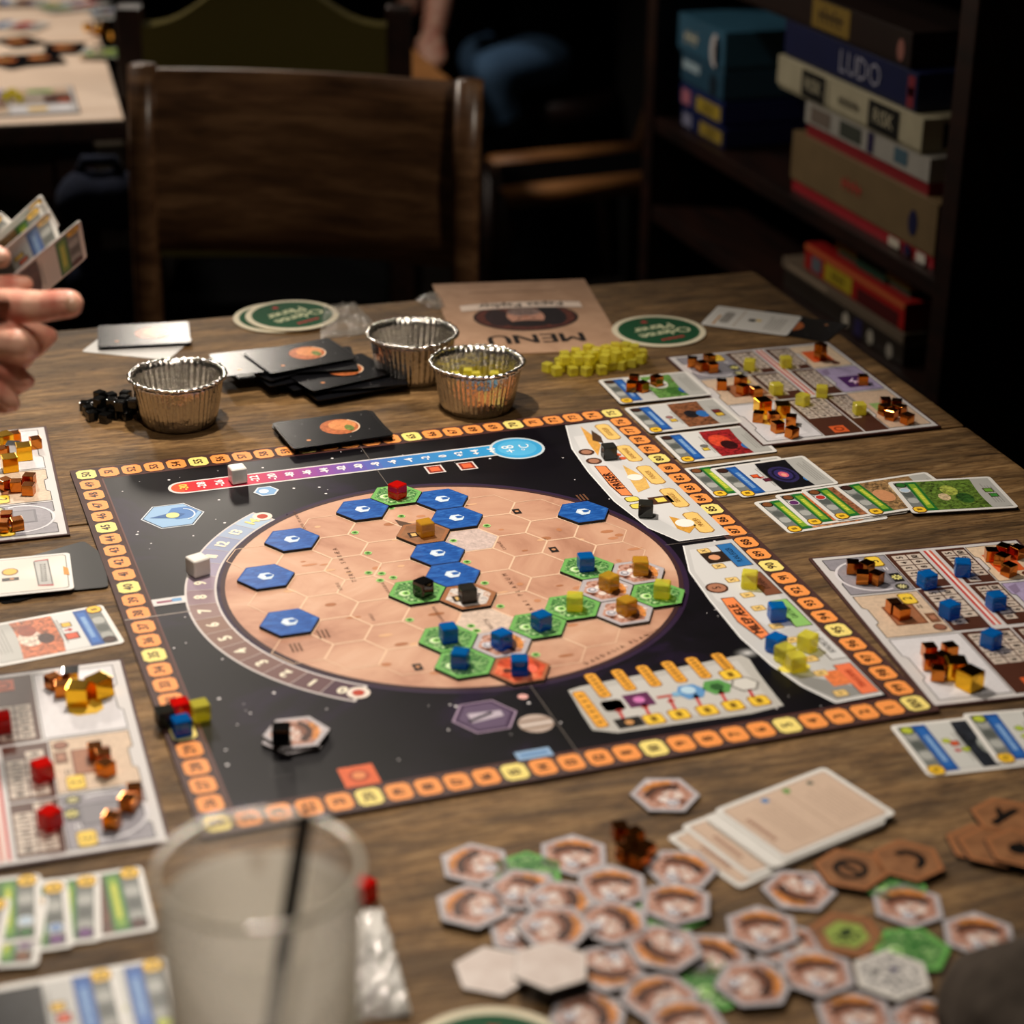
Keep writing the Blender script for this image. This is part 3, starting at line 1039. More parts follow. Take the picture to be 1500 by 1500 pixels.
# lower shelf
za = game_box('grey-brown game box with white dots on the lower shelf', (1170, 0, 0), (1366, 0, 0), LOWZ, px_plane(1360, 537, XF).z, 0.28, ('#2c241e', '#241d18'), 0.1,
              (('o', 0.55, 0.5, 0.3, 0.35, '#b8b0a2'), ('r', 0.62, 0.1, 0.68, 0.9, '#2d2650'), ('o', 0.75, 0.45, 0.3, 0.35, '#a9a294'), ('o', 0.9, 0.4, 0.3, 0.35, '#9c958a')))
za = game_box('pale brown game box under the red game box', (1166, 0, 0), (1364, 0, 0), za, px_plane(1360, 518, XF).z, 0.28, ('#6d5f50', '#5a4c40'), 0.1, (('r', 0.05, 0.3, 0.4, 0.7, '#8d7c69'),))
za = game_box('red game box with yellow lettering on the lower shelf', (1200, 0, 0), (1362, 0, 0), za, px_plane(1358, 470, XF).z, 0.26, ('#a51d1a', '#8a1512'), 0.1,
              (('r', 0.0, 0.8, 1.0, 1.0, '#b85a30'), ('r', 0.22, 0.15, 0.5, 0.75, '#a99420'), ('b', 4, 0.36, 0.45, 0.4, '#5a4a08'), ('r', 0.55, 0.1, 0.95, 0.6, '#4a0c0c'), ('r', 0.08, 0.2, 0.18, 0.7, '#5e646c')))
game_box('yellow and green game box lying on top of the red game box', (1230, 0, 0), (1350, 0, 0), za, za + 0.028, 0.24, ('#8d8a1e', '#1c3a22'), 0.3, (('r', 0.3, 0.0, 0.7, 0.9, '#1d3f2c'),), 0.015)

# ================================================================ the game board
BX0, BX1, BY0, BY1 = -0.0118, 0.4716, -0.0128, 0.5535
CU, CV = 0.46 / 25, 0.5408 / 25
PC = (0.2281, 0.2693)
HP = 0.037787
board = empty('game_board', ((BX0 + BX1) / 2, (BY0 + BY1) / 2, TABLE_Z), 0, 'large black board game board printed with an orange planet and a numbered border', 'game board')
bo = Vector(((BX0 + BX1) / 2, (BY0 + BY1) / 2, TABLE_Z))
MB().box(BX0 - bo.x, BY0 - bo.y, 0.0002, BX1 - bo.x, BY1 - bo.y, -TABLE_Z, 0.0006).build('board_body', 'board_edge', board)
BZ = -TABLE_Z          # local z of the printed top
SH = lambda x, y: (x - bo.x, y - bo.y)
pb = lambda x, y: tuple(pw(x, y, 0))[:2]
UP = PI / 2            # board lettering reads with its top to -x


def bprint(name, fill, mat='print', lay=0):
    P = Print()
    P.fn = SH
    fill(P)
    return P.build(name, board, (0, 0, BZ + lay * LAY), mat=mat)


IX0, IX1, IY0, IY1 = 0.0112, 0.4486, 0.0118, 0.5290
MB().add([(*SH(x, y), BZ + LAY) for x, y in ((IX0, IY0), (IX1, IY0), (IX1, IY1), (IX0, IY1))], [(0, 1, 2, 3)]).build('star_field', 'space_art', board)


def f_stars(P):
    rg = random.Random(5)
    for _ in range(150):
        x, y = rg.uniform(IX0 + 0.003, IX1 - 0.003), rg.uniform(IY0 + 0.003, IY1 - 0.003)
        if math.hypot(x - PC[0], y - PC[1]) > 0.170:
            r_ = rg.choice((0.0004, 0.0006, 0.0008, 0.0012))
            P.circ(x, y, r_, '#f2eef0', 2, n=6)
    for i in range(8):
        c = 0.012 * (1 - i / 8)
        k = hex(int(24 + 26 * i))[2:].zfill(2)
        P.circ(*pb(1095, 957), c * 0.9, '#' + k * 3, 2 + i * 0.3, 0, c * 0.7, 14)
    # planets and moon
    P.circ(*pb(785, 1060), 0.0115, '#b9a79c', 3)
    for dy, c in ((0.004, '#8d7668'), (-0.001, '#d8cdc6'), (-0.005, '#96806f')):
        x, y = pb(785, 1060)
        P.rect(x - 0.0105, y + dy - 0.001, x + 0.0105, y + dy + 0.001, c, 4)
    P.circ(*pb(766, 1021), 0.0035, '#e0a8a2', 3)
    # border lines
    for a, b_ in (((IX0, IY0), (IX1, IY0)), ((IX1, IY0), (IX1, IY1)), ((IX1, IY1), (IX0, IY1)), ((IX0, IY1), (IX0, IY0))):
        P.line(a, b_, 0.0012, '#5e3630', 2)
    # folds
    P.line((0.2285, BY0 + 0.001), (0.2285, IY0 + 0.09), 0.0006, '#6a625c', 3)
    P.line((0.2285, IY1 - 0.09), (0.2285, BY1 - 0.001), 0.0006, '#6a625c', 3)
    P.line((BX0 + 0.001, 0.273), (IX0 + 0.045, 0.273), 0.0009, '#b9aea4', 3)
    P.line((IX1 - 0.05, 0.273), (BX1 - 0.001, 0.273), 0.0006, '#6a625c', 3)


bprint('star_print', f_stars)

# planet disc with its dark rim
MB().add([(*SH(PC[0] + 0.1665 * math.cos(2 * PI * i / 96), PC[1] + 0.1665 * math.sin(2 * PI * i / 96)), BZ + 3 * LAY) for i in range(96)], [tuple(range(96))]).build('planet_disc', 'mars', board)


def f_rim(P):
    P.arc(PC[0], PC[1], 0.1655, 0.1690, 0, 2 * PI, '#3a2226', 4, 96)
    P.arc(PC[0], PC[1], 0.1690, 0.1730, 0, 2 * PI, '#2b1836', 2, 96)


bprint('planet_rim', f_rim)

# hex spaces on the planet
rows = [5, 6, 7, 8, 9, 8, 7, 6, 5]
HEXC = {}
for r_ in range(9):
    top = -1 + (rows[r_] - 1) / 2
    for k in range(rows[r_]):
        c = top - k
        HEXC[(r_, c)] = (PC[0] + (r_ - 4) * HP * math.sqrt(3) / 2, PC[1] + (c + 1) * HP)
P = Print()
ro = HP / math.sqrt(3)
for i in range(6):
    a, b_ = PI / 3 * i, PI / 3 * (i + 1)
    P.poly([(ro * math.cos(a) * f, ro * math.sin(a) * f) for f in (0.965, 1.0)] + [(ro * math.cos(b_) * f, ro * math.sin(b_) * f) for f in (1.0, 0.965)], '#e6c4a6', 0)
hexme = P.mesh('hex_outline')
for k, (x, y) in HEXC.items():
    sx, sy = SH(x, y)
    link('hex_space', hexme, board, (sx, sy, BZ + 4.5 * LAY))


def f_map(P):
    for x, y in ((573, 745), (588, 757), (539, 811), (557, 851), (664, 793), (713, 771), (684, 824), (710, 855), (540, 840), (559, 841), (576, 847), (600, 909), (690, 918), (698, 925), (733, 889), (785, 960), (520, 781), (687, 856)):
        P.hexa(*pb(x, y), 0.0034, '#b4d68e', 6)
        P.hexa(*pb(x, y), 0.0025, '#5ea040', 6.5)
        P.hexa(*pb(x, y), 0.0012, '#1f3d16', 7)
    for x, y in ((757, 750), (811, 806), (612, 978)):
        cx, cy = pb(x, y)
        P.rect(cx - 0.003, cy - 0.0045, cx + 0.003, cy + 0.0045, '#1a1412', 6)
        P.circ(cx, cy, 0.0016, '#c98d62', 7)
    # ice plain
    x, y = HEXC[(5, 0.5)]
    P.hexa(x, y, ro * 0.96, '#c7b3ac', 5, 0.25)
    x, y = HEXC[(4, -3)]
    P.hexa(x, y, ro * 0.96, '#d2bcac', 5, 0.2)
    # vague relief streaks
    rg = random.Random(3)
    for _ in range(60):
        a, q = rg.uniform(0, 2 * PI), 0.15 * math.sqrt(rg.random())
        x, y = PC[0] + q * math.cos(a), PC[1] + q * math.sin(a)
        P.circ(x, y, rg.uniform(0.002, 0.007), rg.choice(('#a86f4c', '#b67a55', '#d9ac86', '#c08560')), 4.1, 0, rg.uniform(0.001, 0.003), 9)

    def arcname(s, x, y, sz, sp, ang=UP):
        P.text(s, *pb(x, y), sz, '#5e3a26', 6, ang, sp)
    arcname('SINAI PLANUM', 762, 872, 0.0052, 0.75)
    arcname('TERRA SABÆA', 505, 828, 0.0052, 0.55)
    arcname('DAEDALIA PLANUM', 912, 948, 0.0050, 0.5, R(25))
    for s, x, y in (('UTOPIA PLANITIA', 440, 765), ('ISIDIS', 497, 860), ('ARABIA', 565, 862), ('MARGARITIFER', 645, 905), ('LUNAE', 735, 800), ('ARES', 545, 905)):
        arcname(s, x, y, 0.0036, 0.35)
    P.text('NOCTIS', *pb(716, 915), 0.0045, '#4a2c1c', 6, UP, 0.1)
    for x, y in ((430, 950), (470, 930), (850, 730)):
        cx, cy = pb(x, y)
        for k in range(3):
            P.rect(cx - 0.002 + k * 0.003, cy - 0.006, cx - 0.0005 + k * 0.003, cy + 0.006, '#6b4630', 6)
    P.poly([pb(578, 762), pb(585, 770), pb(618, 778), pb(612, 770)], '#5a4638', 5.5)


bprint('map_print', f_map)


# numbered border: each space a part of the board
def cellmesh(num):
    P = Print()
    col = '#f4df80' if num % 5 == 0 else '#f49a50'
    hx, hy, ch = 0.0080, 0.0093, 0.0030
    P.rect(-hx - 0.0004, -hy - 0.0004, hx + 0.0004, hy + 0.0004, '#140a08', 0, 0, ch)
    P.rect(-hx + 0.0002, -hy + 0.0002, hx - 0.0002, hy - 0.0002, col, 1, 0.06, ch)
    Q = Print()
    Q.text(str(num), 0, 0, 0.0098, '#33160a', 1, UP, 0.10, 1.0, 0.035)
    return P.mesh('score_space'), Q.mesh('space_number')


for n in range(1, 101):
    if n <= 25:
        x, y = 0.46 - n * CU, 0
    elif n <= 50:
        x, y = 0, (n - 25) * CV
    elif n <= 75:
        x, y = (n - 50) * CU, 0.5408
    else:
        x, y = 0.46, 0.5408 - (n - 75) * CV
    sx, sy = SH(x, y)
    cm_, nm_ = cellmesh(n)
    cell_ = link('score_space', cm_, board, (sx, sy, BZ + LAY))
    link('space_number', nm_, cell_, (0, 0, LAY))


# temperature track
def mixc(a, b_, t):
    a, b_ = lin(a), lin(b_)
    return tuple(a[i] + (b_[i] - a[i]) * t for i in range(3))


def grad(stops, t):
    for (p0, c0), (p1, c1) in zip(stops, stops[1:]):
        if t <= p1:
            return mixc(c0, c1, (t - p0) / (p1 - p0))
    return lin(stops[-1][1])


def f_temp(P):
    xa, xb, yc = 0.0700, 0.3450, 0.4905
    st = [(0, '#d02a2c'), (0.2, '#c22a4c'), (0.38, '#8a3a92'), (0.52, '#5f4fa6'), (0.62, '#2f72b8'), (1, '#2f9ad2')]
    P.rect(xa, yc - 0.0120, xb, yc + 0.0120, '#d8d4d2', 3)
    P.circ(xa, yc, 0.0120, '#d8d4d2', 3.3)
    P.circ(xa, yc, 0.0096, '#d9542e', 3.7)
    n = 40
    for i in range(n):
        P.rect(xa + (xb - xa) * i / n, yc - 0.0098, xa + (xb - xa) * (i + 1) / n, yc + 0.0098, grad(st, i / n), 4)
    P.circ(0.3535, 0.4885, 0.0235, '#c9d4da', 4.5, n=32)
    P.circ(0.3535, 0.4885, 0.0212, '#3aa2d8', 5, n=32)
    P.circ(0.3535, 0.4885, 0.0165, '#54b2e2', 5.3, n=32)
    P.text('+8', 0.347, 0.4885, 0.0155, '#f4f6f6', 6, UP)
    P.text('°C', 0.361, 0.4885, 0.0125, '#f4f6f6', 6, UP)
    vals = list(range(-30, 8, 2))
    for i, v in enumerate(vals):
        x = xa + 0.001 + (xb - 0.014 - xa) * i / (len(vals) - 1)
        P.text(('+' if v > 0 else '') + str(v), x, yc, 0.0096, '#f0c95a' if i == 0 else '#f1ecec', 6, UP, 0.08, 1.0, 0.045)
    for x, y in ((637, 688), (684, 683)):
        cx, cy = pb(x, y)
        P.rect(cx - 0.0075, cy - 0.008, cx + 0.0075, cy + 0.008, '#d8d0cc', 4)
        P.rect(cx - 0.006, cy - 0.0065, cx + 0.006, cy + 0.0065, '#8a2a18', 5)
        P.rect(cx - 0.004, cy - 0.0042, cx + 0.004, cy + 0.0042, '#e0643a', 6)
    x, y = pb(390, 720)
    P.hexa(x, y, 0.0105, '#d6dbe2', 4)
    P.hexa(x, y, 0.0088, '#7ba6d2', 5)
    P.circ(x - 0.002, y, 0.004, '#dfe9f2', 6)


bprint('temperature_track', f_temp)


def f_oxy(P):
    a0, a1 = R(233.0), R(126.8)
    st = [(0, '#4a2f3e'), (0.12, '#6f5150'), (0.45, '#8d7064'), (0.66, '#9d8c9c'), (0.85, '#8f97b4'), (1, '#a8bcd2')]
    P.arc(PC[0], PC[1], 0.1715, 0.1945, a0 + R(0.7), a1 - R(0.7), '#cfc8c6', 3, 40)
    n = 15
    for i in range(n):
        p, q = a0 + (a1 - a0) * i / n, a0 + (a1 - a0) * (i + 1) / n
        P.arc(PC[0], PC[1], 0.1732, 0.1928, p, q, grad(st, i / (n - 1)), 4, 4)
        P.line((PC[0] + 0.1732 * math.cos(q), PC[1] + 0.1732 * math.sin(q)), (PC[0] + 0.1928 * math.cos(q), PC[1] + 0.1928 * math.sin(q)), 0.0005, '#cbbfba', 5)
        m_ = (p + q) / 2
        P.text(str(i), PC[0] + 0.183 * math.cos(m_), PC[1] + 0.183 * math.sin(m_), 0.0125, '#efe6d0' if i != 14 else '#ead98a', 6, m_ - PI / 2, 0.12, 1.0, 0.05)
    for a in (a0, a1):
        x, y = PC[0] + 0.183 * math.cos(a), PC[1] + 0.183 * math.sin(a)
        P.circ(x, y, 0.0078, '#e6d8cc', 6)
        P.circ(x, y, 0.0042, '#b23a22', 7)
    # little callout by space 8
    x, y = pb(248, 881)
    P.rect(x - 0.012, y - 0.0055, x + 0.012, y + 0.0055, '#d6d3d2', 4)
    P.rect(x - 0.009, y - 0.0018, x + 0.002, y + 0.0012, '#8d3a5a', 5)
    P.rect(x + 0.002, y - 0.002, x + 0.009, y + 0.003, '#6a9cc8', 5)


bprint('oxygen_track', f_oxy)


def f_award(P):
    P.poly([pb(*q) for q in ((829, 624), (891, 616), (1069, 783), (995, 793), (950, 774), (900, 735), (862, 692), (838, 658))], '#c9cacb', 3)
    P.poly([pb(*q) for q in ((840, 640), (888, 634), (1020, 760), (990, 775), (905, 728), (868, 690))], '#d5d5d6', 3.5)
    P.path([pb(*q) for q in ((829, 624), (838, 658), (862, 692), (900, 735), (950, 774), (995, 793), (1069, 783))], 0.0012, '#ececec', 4)
    for i, ((x0, y0), (x1, y1), s) in enumerate((((879, 622), (906, 644), 'GODSEJER'), ((910, 653), (938, 676), 'BANKMAND'), ((940, 683), (972, 709), 'FORSKER'), ((974, 716), (1006, 743), 'TERMALIST'), ((1008, 751), (1044, 780), 'MINEEJER'))):
        a, b_ = Vector(pb(x0, y0)), Vector(pb(x1, y1))
        hw_ = 0.0066
        P.rect(a.x - hw_, b_.y, a.x + hw_, a.y, '#a8793a', 4, 0, 0.003)
        P.rect(a.x - hw_ + 0.0008, b_.y + 0.0008, a.x + hw_ - 0.0008, a.y - 0.0008, '#ecc572', 5, 0.05, 0.003)
        P.text(s, a.x, (a.y + b_.y) / 2, 0.0062, '#a06a28', 6, UP, 0.02, 0.75)
    for pts, col in ((((850, 625), (866, 637), (880, 652), (876, 668), (862, 650)), '#d9a04a'), (((912, 682), (945, 700), (952, 715), (935, 722), (922, 702)), '#e0b464'), (((980, 757), (1000, 762), (1020, 770), (1010, 782), (992, 775)), '#d39a3e')):
        P.poly([pb(*q) for q in pts], col, 5, 0.2)
    P.circ(*pb(930, 700), 0.0065, '#efece4', 6)
    P.circ(*pb(1003, 767), 0.0075, '#f1eee8', 6)
    P.poly([pb(*q) for q in ((866, 631), (880, 640), (884, 650), (868, 646))], '#4a3320', 6)
    for x, y in ((859, 663), (870, 676)):
        P.circ(*pb(x, y), 0.0068, '#4a2c20', 5)
        P.circ(*pb(x, y), 0.0045, '#a8765c', 6)
    for x, y in ((926, 732), (934, 742)):
        cx, cy = pb(x, y)
        P.rect(cx - 0.006, cy - 0.005, cx + 0.006, cy + 0.005, '#5e4a18', 5, 0, 0.002)
        P.rect(cx - 0.0052, cy - 0.0042, cx + 0.0052, cy + 0.0042, '#e8d65c', 6, 0, 0.002)
    x, y = pb(968, 733)
    P.rect(x - 0.009, y - 0.007, x + 0.009, y + 0.007, '#4a2d1e', 5)
    P.rect(x - 0.004, y - 0.004, x + 0.004, y + 0.004, '#ecd45a', 6)
    for x, y in ((905, 667), (912, 672)):
        P.circ(*pb(x, y), 0.003, '#cf5a30', 6)
    P.poly([pb(*q) for q in ((870, 683), (888, 683), (928, 727), (910, 727), (893, 712))], '#5a2a14', 4)
    P.poly([pb(*q) for q in ((872, 684), (887, 684), (926, 726), (911, 726), (894, 711))], '#f08a50', 5)
    P.text('PRISER', *pb(899, 705), 0.0105, '#3a1608', 6, UP, 0.16, 1.0, 0.05)


bprint('award_panel', f_award)


def f_mile(P):
    P.poly([pb(*q) for q in ((1001, 800), (1072, 790), (1294, 1017), (1224, 1030), (1175, 1006), (1130, 975), (1085, 935), (1040, 880), (1010, 838))], '#c4c4c4', 3)
    P.poly([pb(*q) for q in ((1010, 806), (1066, 798), (1180, 912), (1140, 925), (1050, 880), (1018, 838))], '#d2d2d2', 3.5)
    P.poly([pb(*q) for q in ((1150, 985), (1230, 1000), (1280, 1014), (1226, 1026), (1178, 1004))], '#8e8e8c', 3.6)
    P.path([pb(*q) for q in ((1001, 800), (1010, 838), (1040, 880), (1085, 935), (1130, 975), (1175, 1006), (1224, 1030), (1294, 1017))], 0.0012, '#ececec', 4)
    for (x0, y0), (x1, y1), s, col, tc_ in (((1061, 797), (1090, 830), 'PLANLÆGGER', '#2d6fae', '#0d2a4a'), ((1103, 839), (1133, 872), 'BYGHERRE', '#7a4a34', '#2a140a'), ((1141, 879), (1177, 918), 'GARTNER', '#8cc06a', '#1f4a1a'),
                                         ((1192, 925), (1228, 966), 'BORGMESTER', '#d0d0d0', '#4a4a4a'), ((1233, 973), (1275, 1016), 'TERRAFORMER', '#ee7a50', '#a52a16')):
        a, b_ = Vector(pb(x0, y0)), Vector(pb(x1, y1))
        xx = (a.x + b_.x) / 2
        P.rect(xx - 0.0068, b_.y, xx + 0.0068, a.y, '#5a4a40', 4)
        P.rect(xx - 0.0060, b_.y + 0.0006, xx + 0.0060, a.y - 0.0006, col, 5)
        P.text(s, xx, (a.y + b_.y) / 2, 0.0068, tc_, 6, UP, 0.02, 0.62)
        for (fy, c_) in ((0.18, '#e9c67c'), (0.86, '#e9c67c')):
            yy = a.y + (b_.y - a.y) * fy
            P.rect(xx - 0.024, yy - 0.0042, xx - 0.014, yy + 0.0042, '#8a6a34', 4, 0, 0.001)
            P.rect(xx - 0.0234, yy - 0.0036, xx - 0.0146, yy + 0.0036, c_, 5, 0, 0.001)
            P.text('X' if fy < 0.5 else 'V', xx - 0.019, yy, 0.006, '#4a3010', 6, UP)
    x, y = pb(1050, 817)
    P.rect(x - 0.010, y - 0.009, x + 0.010, y + 0.009, '#2a1c14', 4.5)
    P.circ(x - 0.002, y, 0.0045, '#d99a72', 6)
    x, y = pb(1229, 993)
    P.rect(x - 0.009, y - 0.010, x + 0.009, y + 0.010, '#e8804a', 4.5, 0.3)
    P.circ(*pb(1050, 862), 0.0085, '#4a2c1e', 5)
    P.circ(*pb(1050, 862), 0.0068, '#a9745a', 6)
    P.text('5', *pb(1050, 862), 0.009, '#2a140a', 7, UP)
    x, y = pb(1163, 979)
    P.circ(x, y, 0.012, '#e6d65a', 4, 0, 0.006)
    P.poly([pb(*q) for q in ((1055, 877), (1075, 875), (1128, 930), (1115, 938), (1080, 912))], '#5a2a14', 4)
    P.poly([pb(*q) for q in ((1057, 878), (1074, 876), (1126, 930), (1115, 936), (1081, 911))], '#f08a50', 5)
    P.text('MILEPÆLE', *pb(1093, 907), 0.0098, '#3a1608', 6, UP, 0.14, 1.0, 0.05)


bprint('milestone_panel', f_mile)


def f_proj(P):
    out = [(832, 1012), (850, 1006), (1085, 960), (1098, 966), (1110, 985), (1125, 1005), (1148, 1034), (1100, 1046), (905, 1074), (868, 1070), (852, 1046), (843, 1030)]
    P.poly([pb(*q) for q in out], '#b9b7b2', 3, 0.04)
    P.poly([pb(*q) for q in ((875, 1010), (1080, 968), (1130, 1030), (925, 1064))], '#c6c4c0', 3.5)
    caps = [((858, 988), (893, 1022)), ((897, 982), (930, 1012)), ((934, 976), (967, 1006)), ((970, 970), (1005, 1000)), ((1006, 964), (1040, 994)), ((1044, 958), (1073, 982)), ((842, 1014), (888, 1066))]
    for (x0, y0), (x1, y1) in caps:
        a, b_ = Vector(pb(x0, y0)), Vector(pb(x1, y1))
        xx = (a.x + b_.x) / 2
        P.rect(xx - 0.0045, b_.y, xx + 0.0045, a.y, '#7a4a18', 4, 0, 0.002)
        P.rect(xx - 0.0039, b_.y + 0.0006, xx + 0.0039, a.y - 0.0006, '#e9a63a', 5, 0.1, 0.002)
        P.lines(xx - 0.0006, (a.y + b_.y) / 2, xx + 0.0006, 1, 0.001, '#6a3a10', 6, 0.0006)
        n = 6
        for k in range(n):
            yy = b_.y + (a.y - b_.y) * (k + 1.0) / (n + 1)
            P.rect(xx - 0.0018, yy - 0.0008, xx + 0.0018, yy + 0.0008, '#7a4a16', 6)
    for (x, y) in ((898, 1034), (958, 1054), (995, 1047), (1036, 1041), (1074, 1034), (1112, 1027), (1070, 989), (898, 1034)):
        cx, cy = pb(x, y)
        P.rect(cx - 0.0072, cy - 0.0068, cx + 0.0072, cy + 0.0068, '#8a4a10', 4, 0, 0.002)
        P.rect(cx - 0.0064, cy - 0.0060, cx + 0.0064, cy + 0.0060, '#efc63c', 5, 0, 0.002)
        P.rect(cx - 0.002, cy - 0.003, cx + 0.002, cy + 0.003, '#7a5a10', 6)
    x, y = pb(936, 1026)
    P.rect(x - 0.009, y - 0.0085, x + 0.009, y + 0.0085, '#5e2450', 5)
    P.circ(x, y, 0.004, '#d27ab8', 6)
    x, y = pb(922, 1059)
    P.rect(x - 0.009, y - 0.006, x + 0.009, y + 0.006, '#15100e', 5)
    P.circ(x, y, 0.003, '#c99258', 6)
    P.hexa(*pb(1012, 1014), 0.0105, '#5f94c8', 5)
    P.circ(*pb(1008, 1012), 0.005, '#b8d6ea', 6)
    P.hexa(*pb(1050, 1007), 0.0105, '#5a9a50', 5)
    P.hexa(*pb(1050, 1007), 0.005, '#2c5a2a', 6)
    P.hexa(*pb(1091, 1003), 0.0105, '#8b8882', 5)
    P.hexa(*pb(1091, 1003), 0.0085, '#d2d0ca', 6)
    P.line(pb(962, 1023), pb(992, 1018), 0.003, '#b84a40', 5)
    P.circ(*pb(990, 1018), 0.003, '#7fb0d2', 6)
    for x, y in ((910, 1048), (948, 1042), (986, 1034), (1023, 1028), (1060, 1022), (1100, 1016)):
        P.line(pb(x - 4, y - 7), pb(x + 4, y + 7), 0.0022, '#c23a34', 5)
        P.poly([pb(x - 9, y - 4), pb(x - 5, y - 12), pb(x + 3, y - 6)], '#c23a34', 5)


bprint('project_panel', f_proj)


def f_icon_a(P):
    x, y = pb(253, 756)
    P.hexa(x, y, 0.0250, '#d9dee4', 3)
    P.hexa(x, y, 0.0238, '#28384e', 4)
    P.hexa(x, y, 0.0228, '#8fb4d8', 5)
    P.hexa(x + 0.008, y + 0.003, 0.0125, '#4a7ab8', 6)
    P.poly([(x - 0.018, y), (x + 0.002, y - 0.006), (x + 0.010, y), (x + 0.002, y + 0.006)], '#2d5c96', 7)
    P.circ(x, y, 0.0052, '#e6dc8e', 8)
    P.arc(x + 0.006, y, 0.0105, 0.0118, -1.2, 1.2, '#d6e4f0', 8, 10)


def f_icon_b(P):
    x, y = pb(710, 1050)
    P.hexa(x, y, 0.0220, '#a38ea6', 3)
    P.hexa(x, y, 0.0205, '#3c2446', 4)
    P.hexa(x, y, 0.0175, '#5c4a66', 5)
    P.poly([(x - 0.010, y - 0.006), (x + 0.012, y - 0.003), (x + 0.012, y + 0.004), (x - 0.010, y + 0.006)], '#b9aebc', 6)
    P.line((x - 0.012, y - 0.004), (x + 0.006, y + 0.003), 0.003, '#2a1e30', 7)


def f_icon_c(P):
    x, y = pb(526, 1137)
    P.rect(x - 0.011, y - 0.0115, x + 0.011, y + 0.0115, '#d9602e', 4, 0.1)
    P.circ(x, y, 0.0065, '#a83e1e', 5)
    P.circ(x, y, 0.0042, '#e08a52', 6)


def f_icon_d(P):
    x, y = pb(782, 1105)
    P.rect(x - 0.0115, y - 0.005, x + 0.0115, y + 0.005, '#8fb0d4', 4)
    P.rect(x - 0.009, y - 0.0015, x + 0.009, y + 0.0015, '#5a86b8', 5)


bprint('moon_space', f_icon_a)
bprint('station_space', f_icon_b)
bprint('heat_badge', f_icon_c)
bprint('border_badge', f_icon_d)

# ================================================================ hex tiles
TRAD = HP / math.sqrt(3) * 0.985
TH = 0.0019


def tile_meshes(edge, rimcol, art, inset=0.84):
    b_ = MB().prism(hexpts(TRAD), 0, TH).mesh('tile_body', edge)
    P = Print()
    for i in range(6):
        a, c = PI / 3 * i, PI / 3 * (i + 1)
        f0, f1 = inset, 0.985
        P.poly([(TRAD * f0 * math.cos(a), TRAD * f0 * math.sin(a)), (TRAD * f1 * math.cos(a), TRAD * f1 * math.sin(a)), (TRAD * f1 * math.cos(c), TRAD * f1 * math.sin(c)), (TRAD * f0 * math.cos(c), TRAD * f0 * math.sin(c))], rimcol, 0, 0.08)
    rim = P.mesh('tile_border')
    q = MB().add([(x * inset, y * inset, 0) for x, y in hexpts(TRAD)], [tuple(range(6))]).mesh('tile_art', art)
    return b_, rim, q


TM = {
    'ocean': tile_meshes('tile_edge', '#1a4f9c', 'ocean_art', 0.93),
    'green': tile_meshes('tile_edge', '#6cae58', 'green_art', 0.84),
    'city': tile_meshes('tile_edge_grey', '#b4aeb2', 'city_art', 0.81),
    'brown': tile_meshes('tile_edge', '#9a6540', 'brown_art', 0.84),
    'ice': tile_meshes('tile_edge', '#9a6540', 'ice_art', 0.80),
    'lava': tile_meshes('tile_edge', '#a8623e', 'lava_art', 0.86),
    'blank': tile_meshes('tile_edge_grey', '#ddd2cc', 'back_art', 0.90),
    'speckle': tile_meshes('tile_edge_grey', '#dcd8d2', 'speckle_art', 0.84),
}


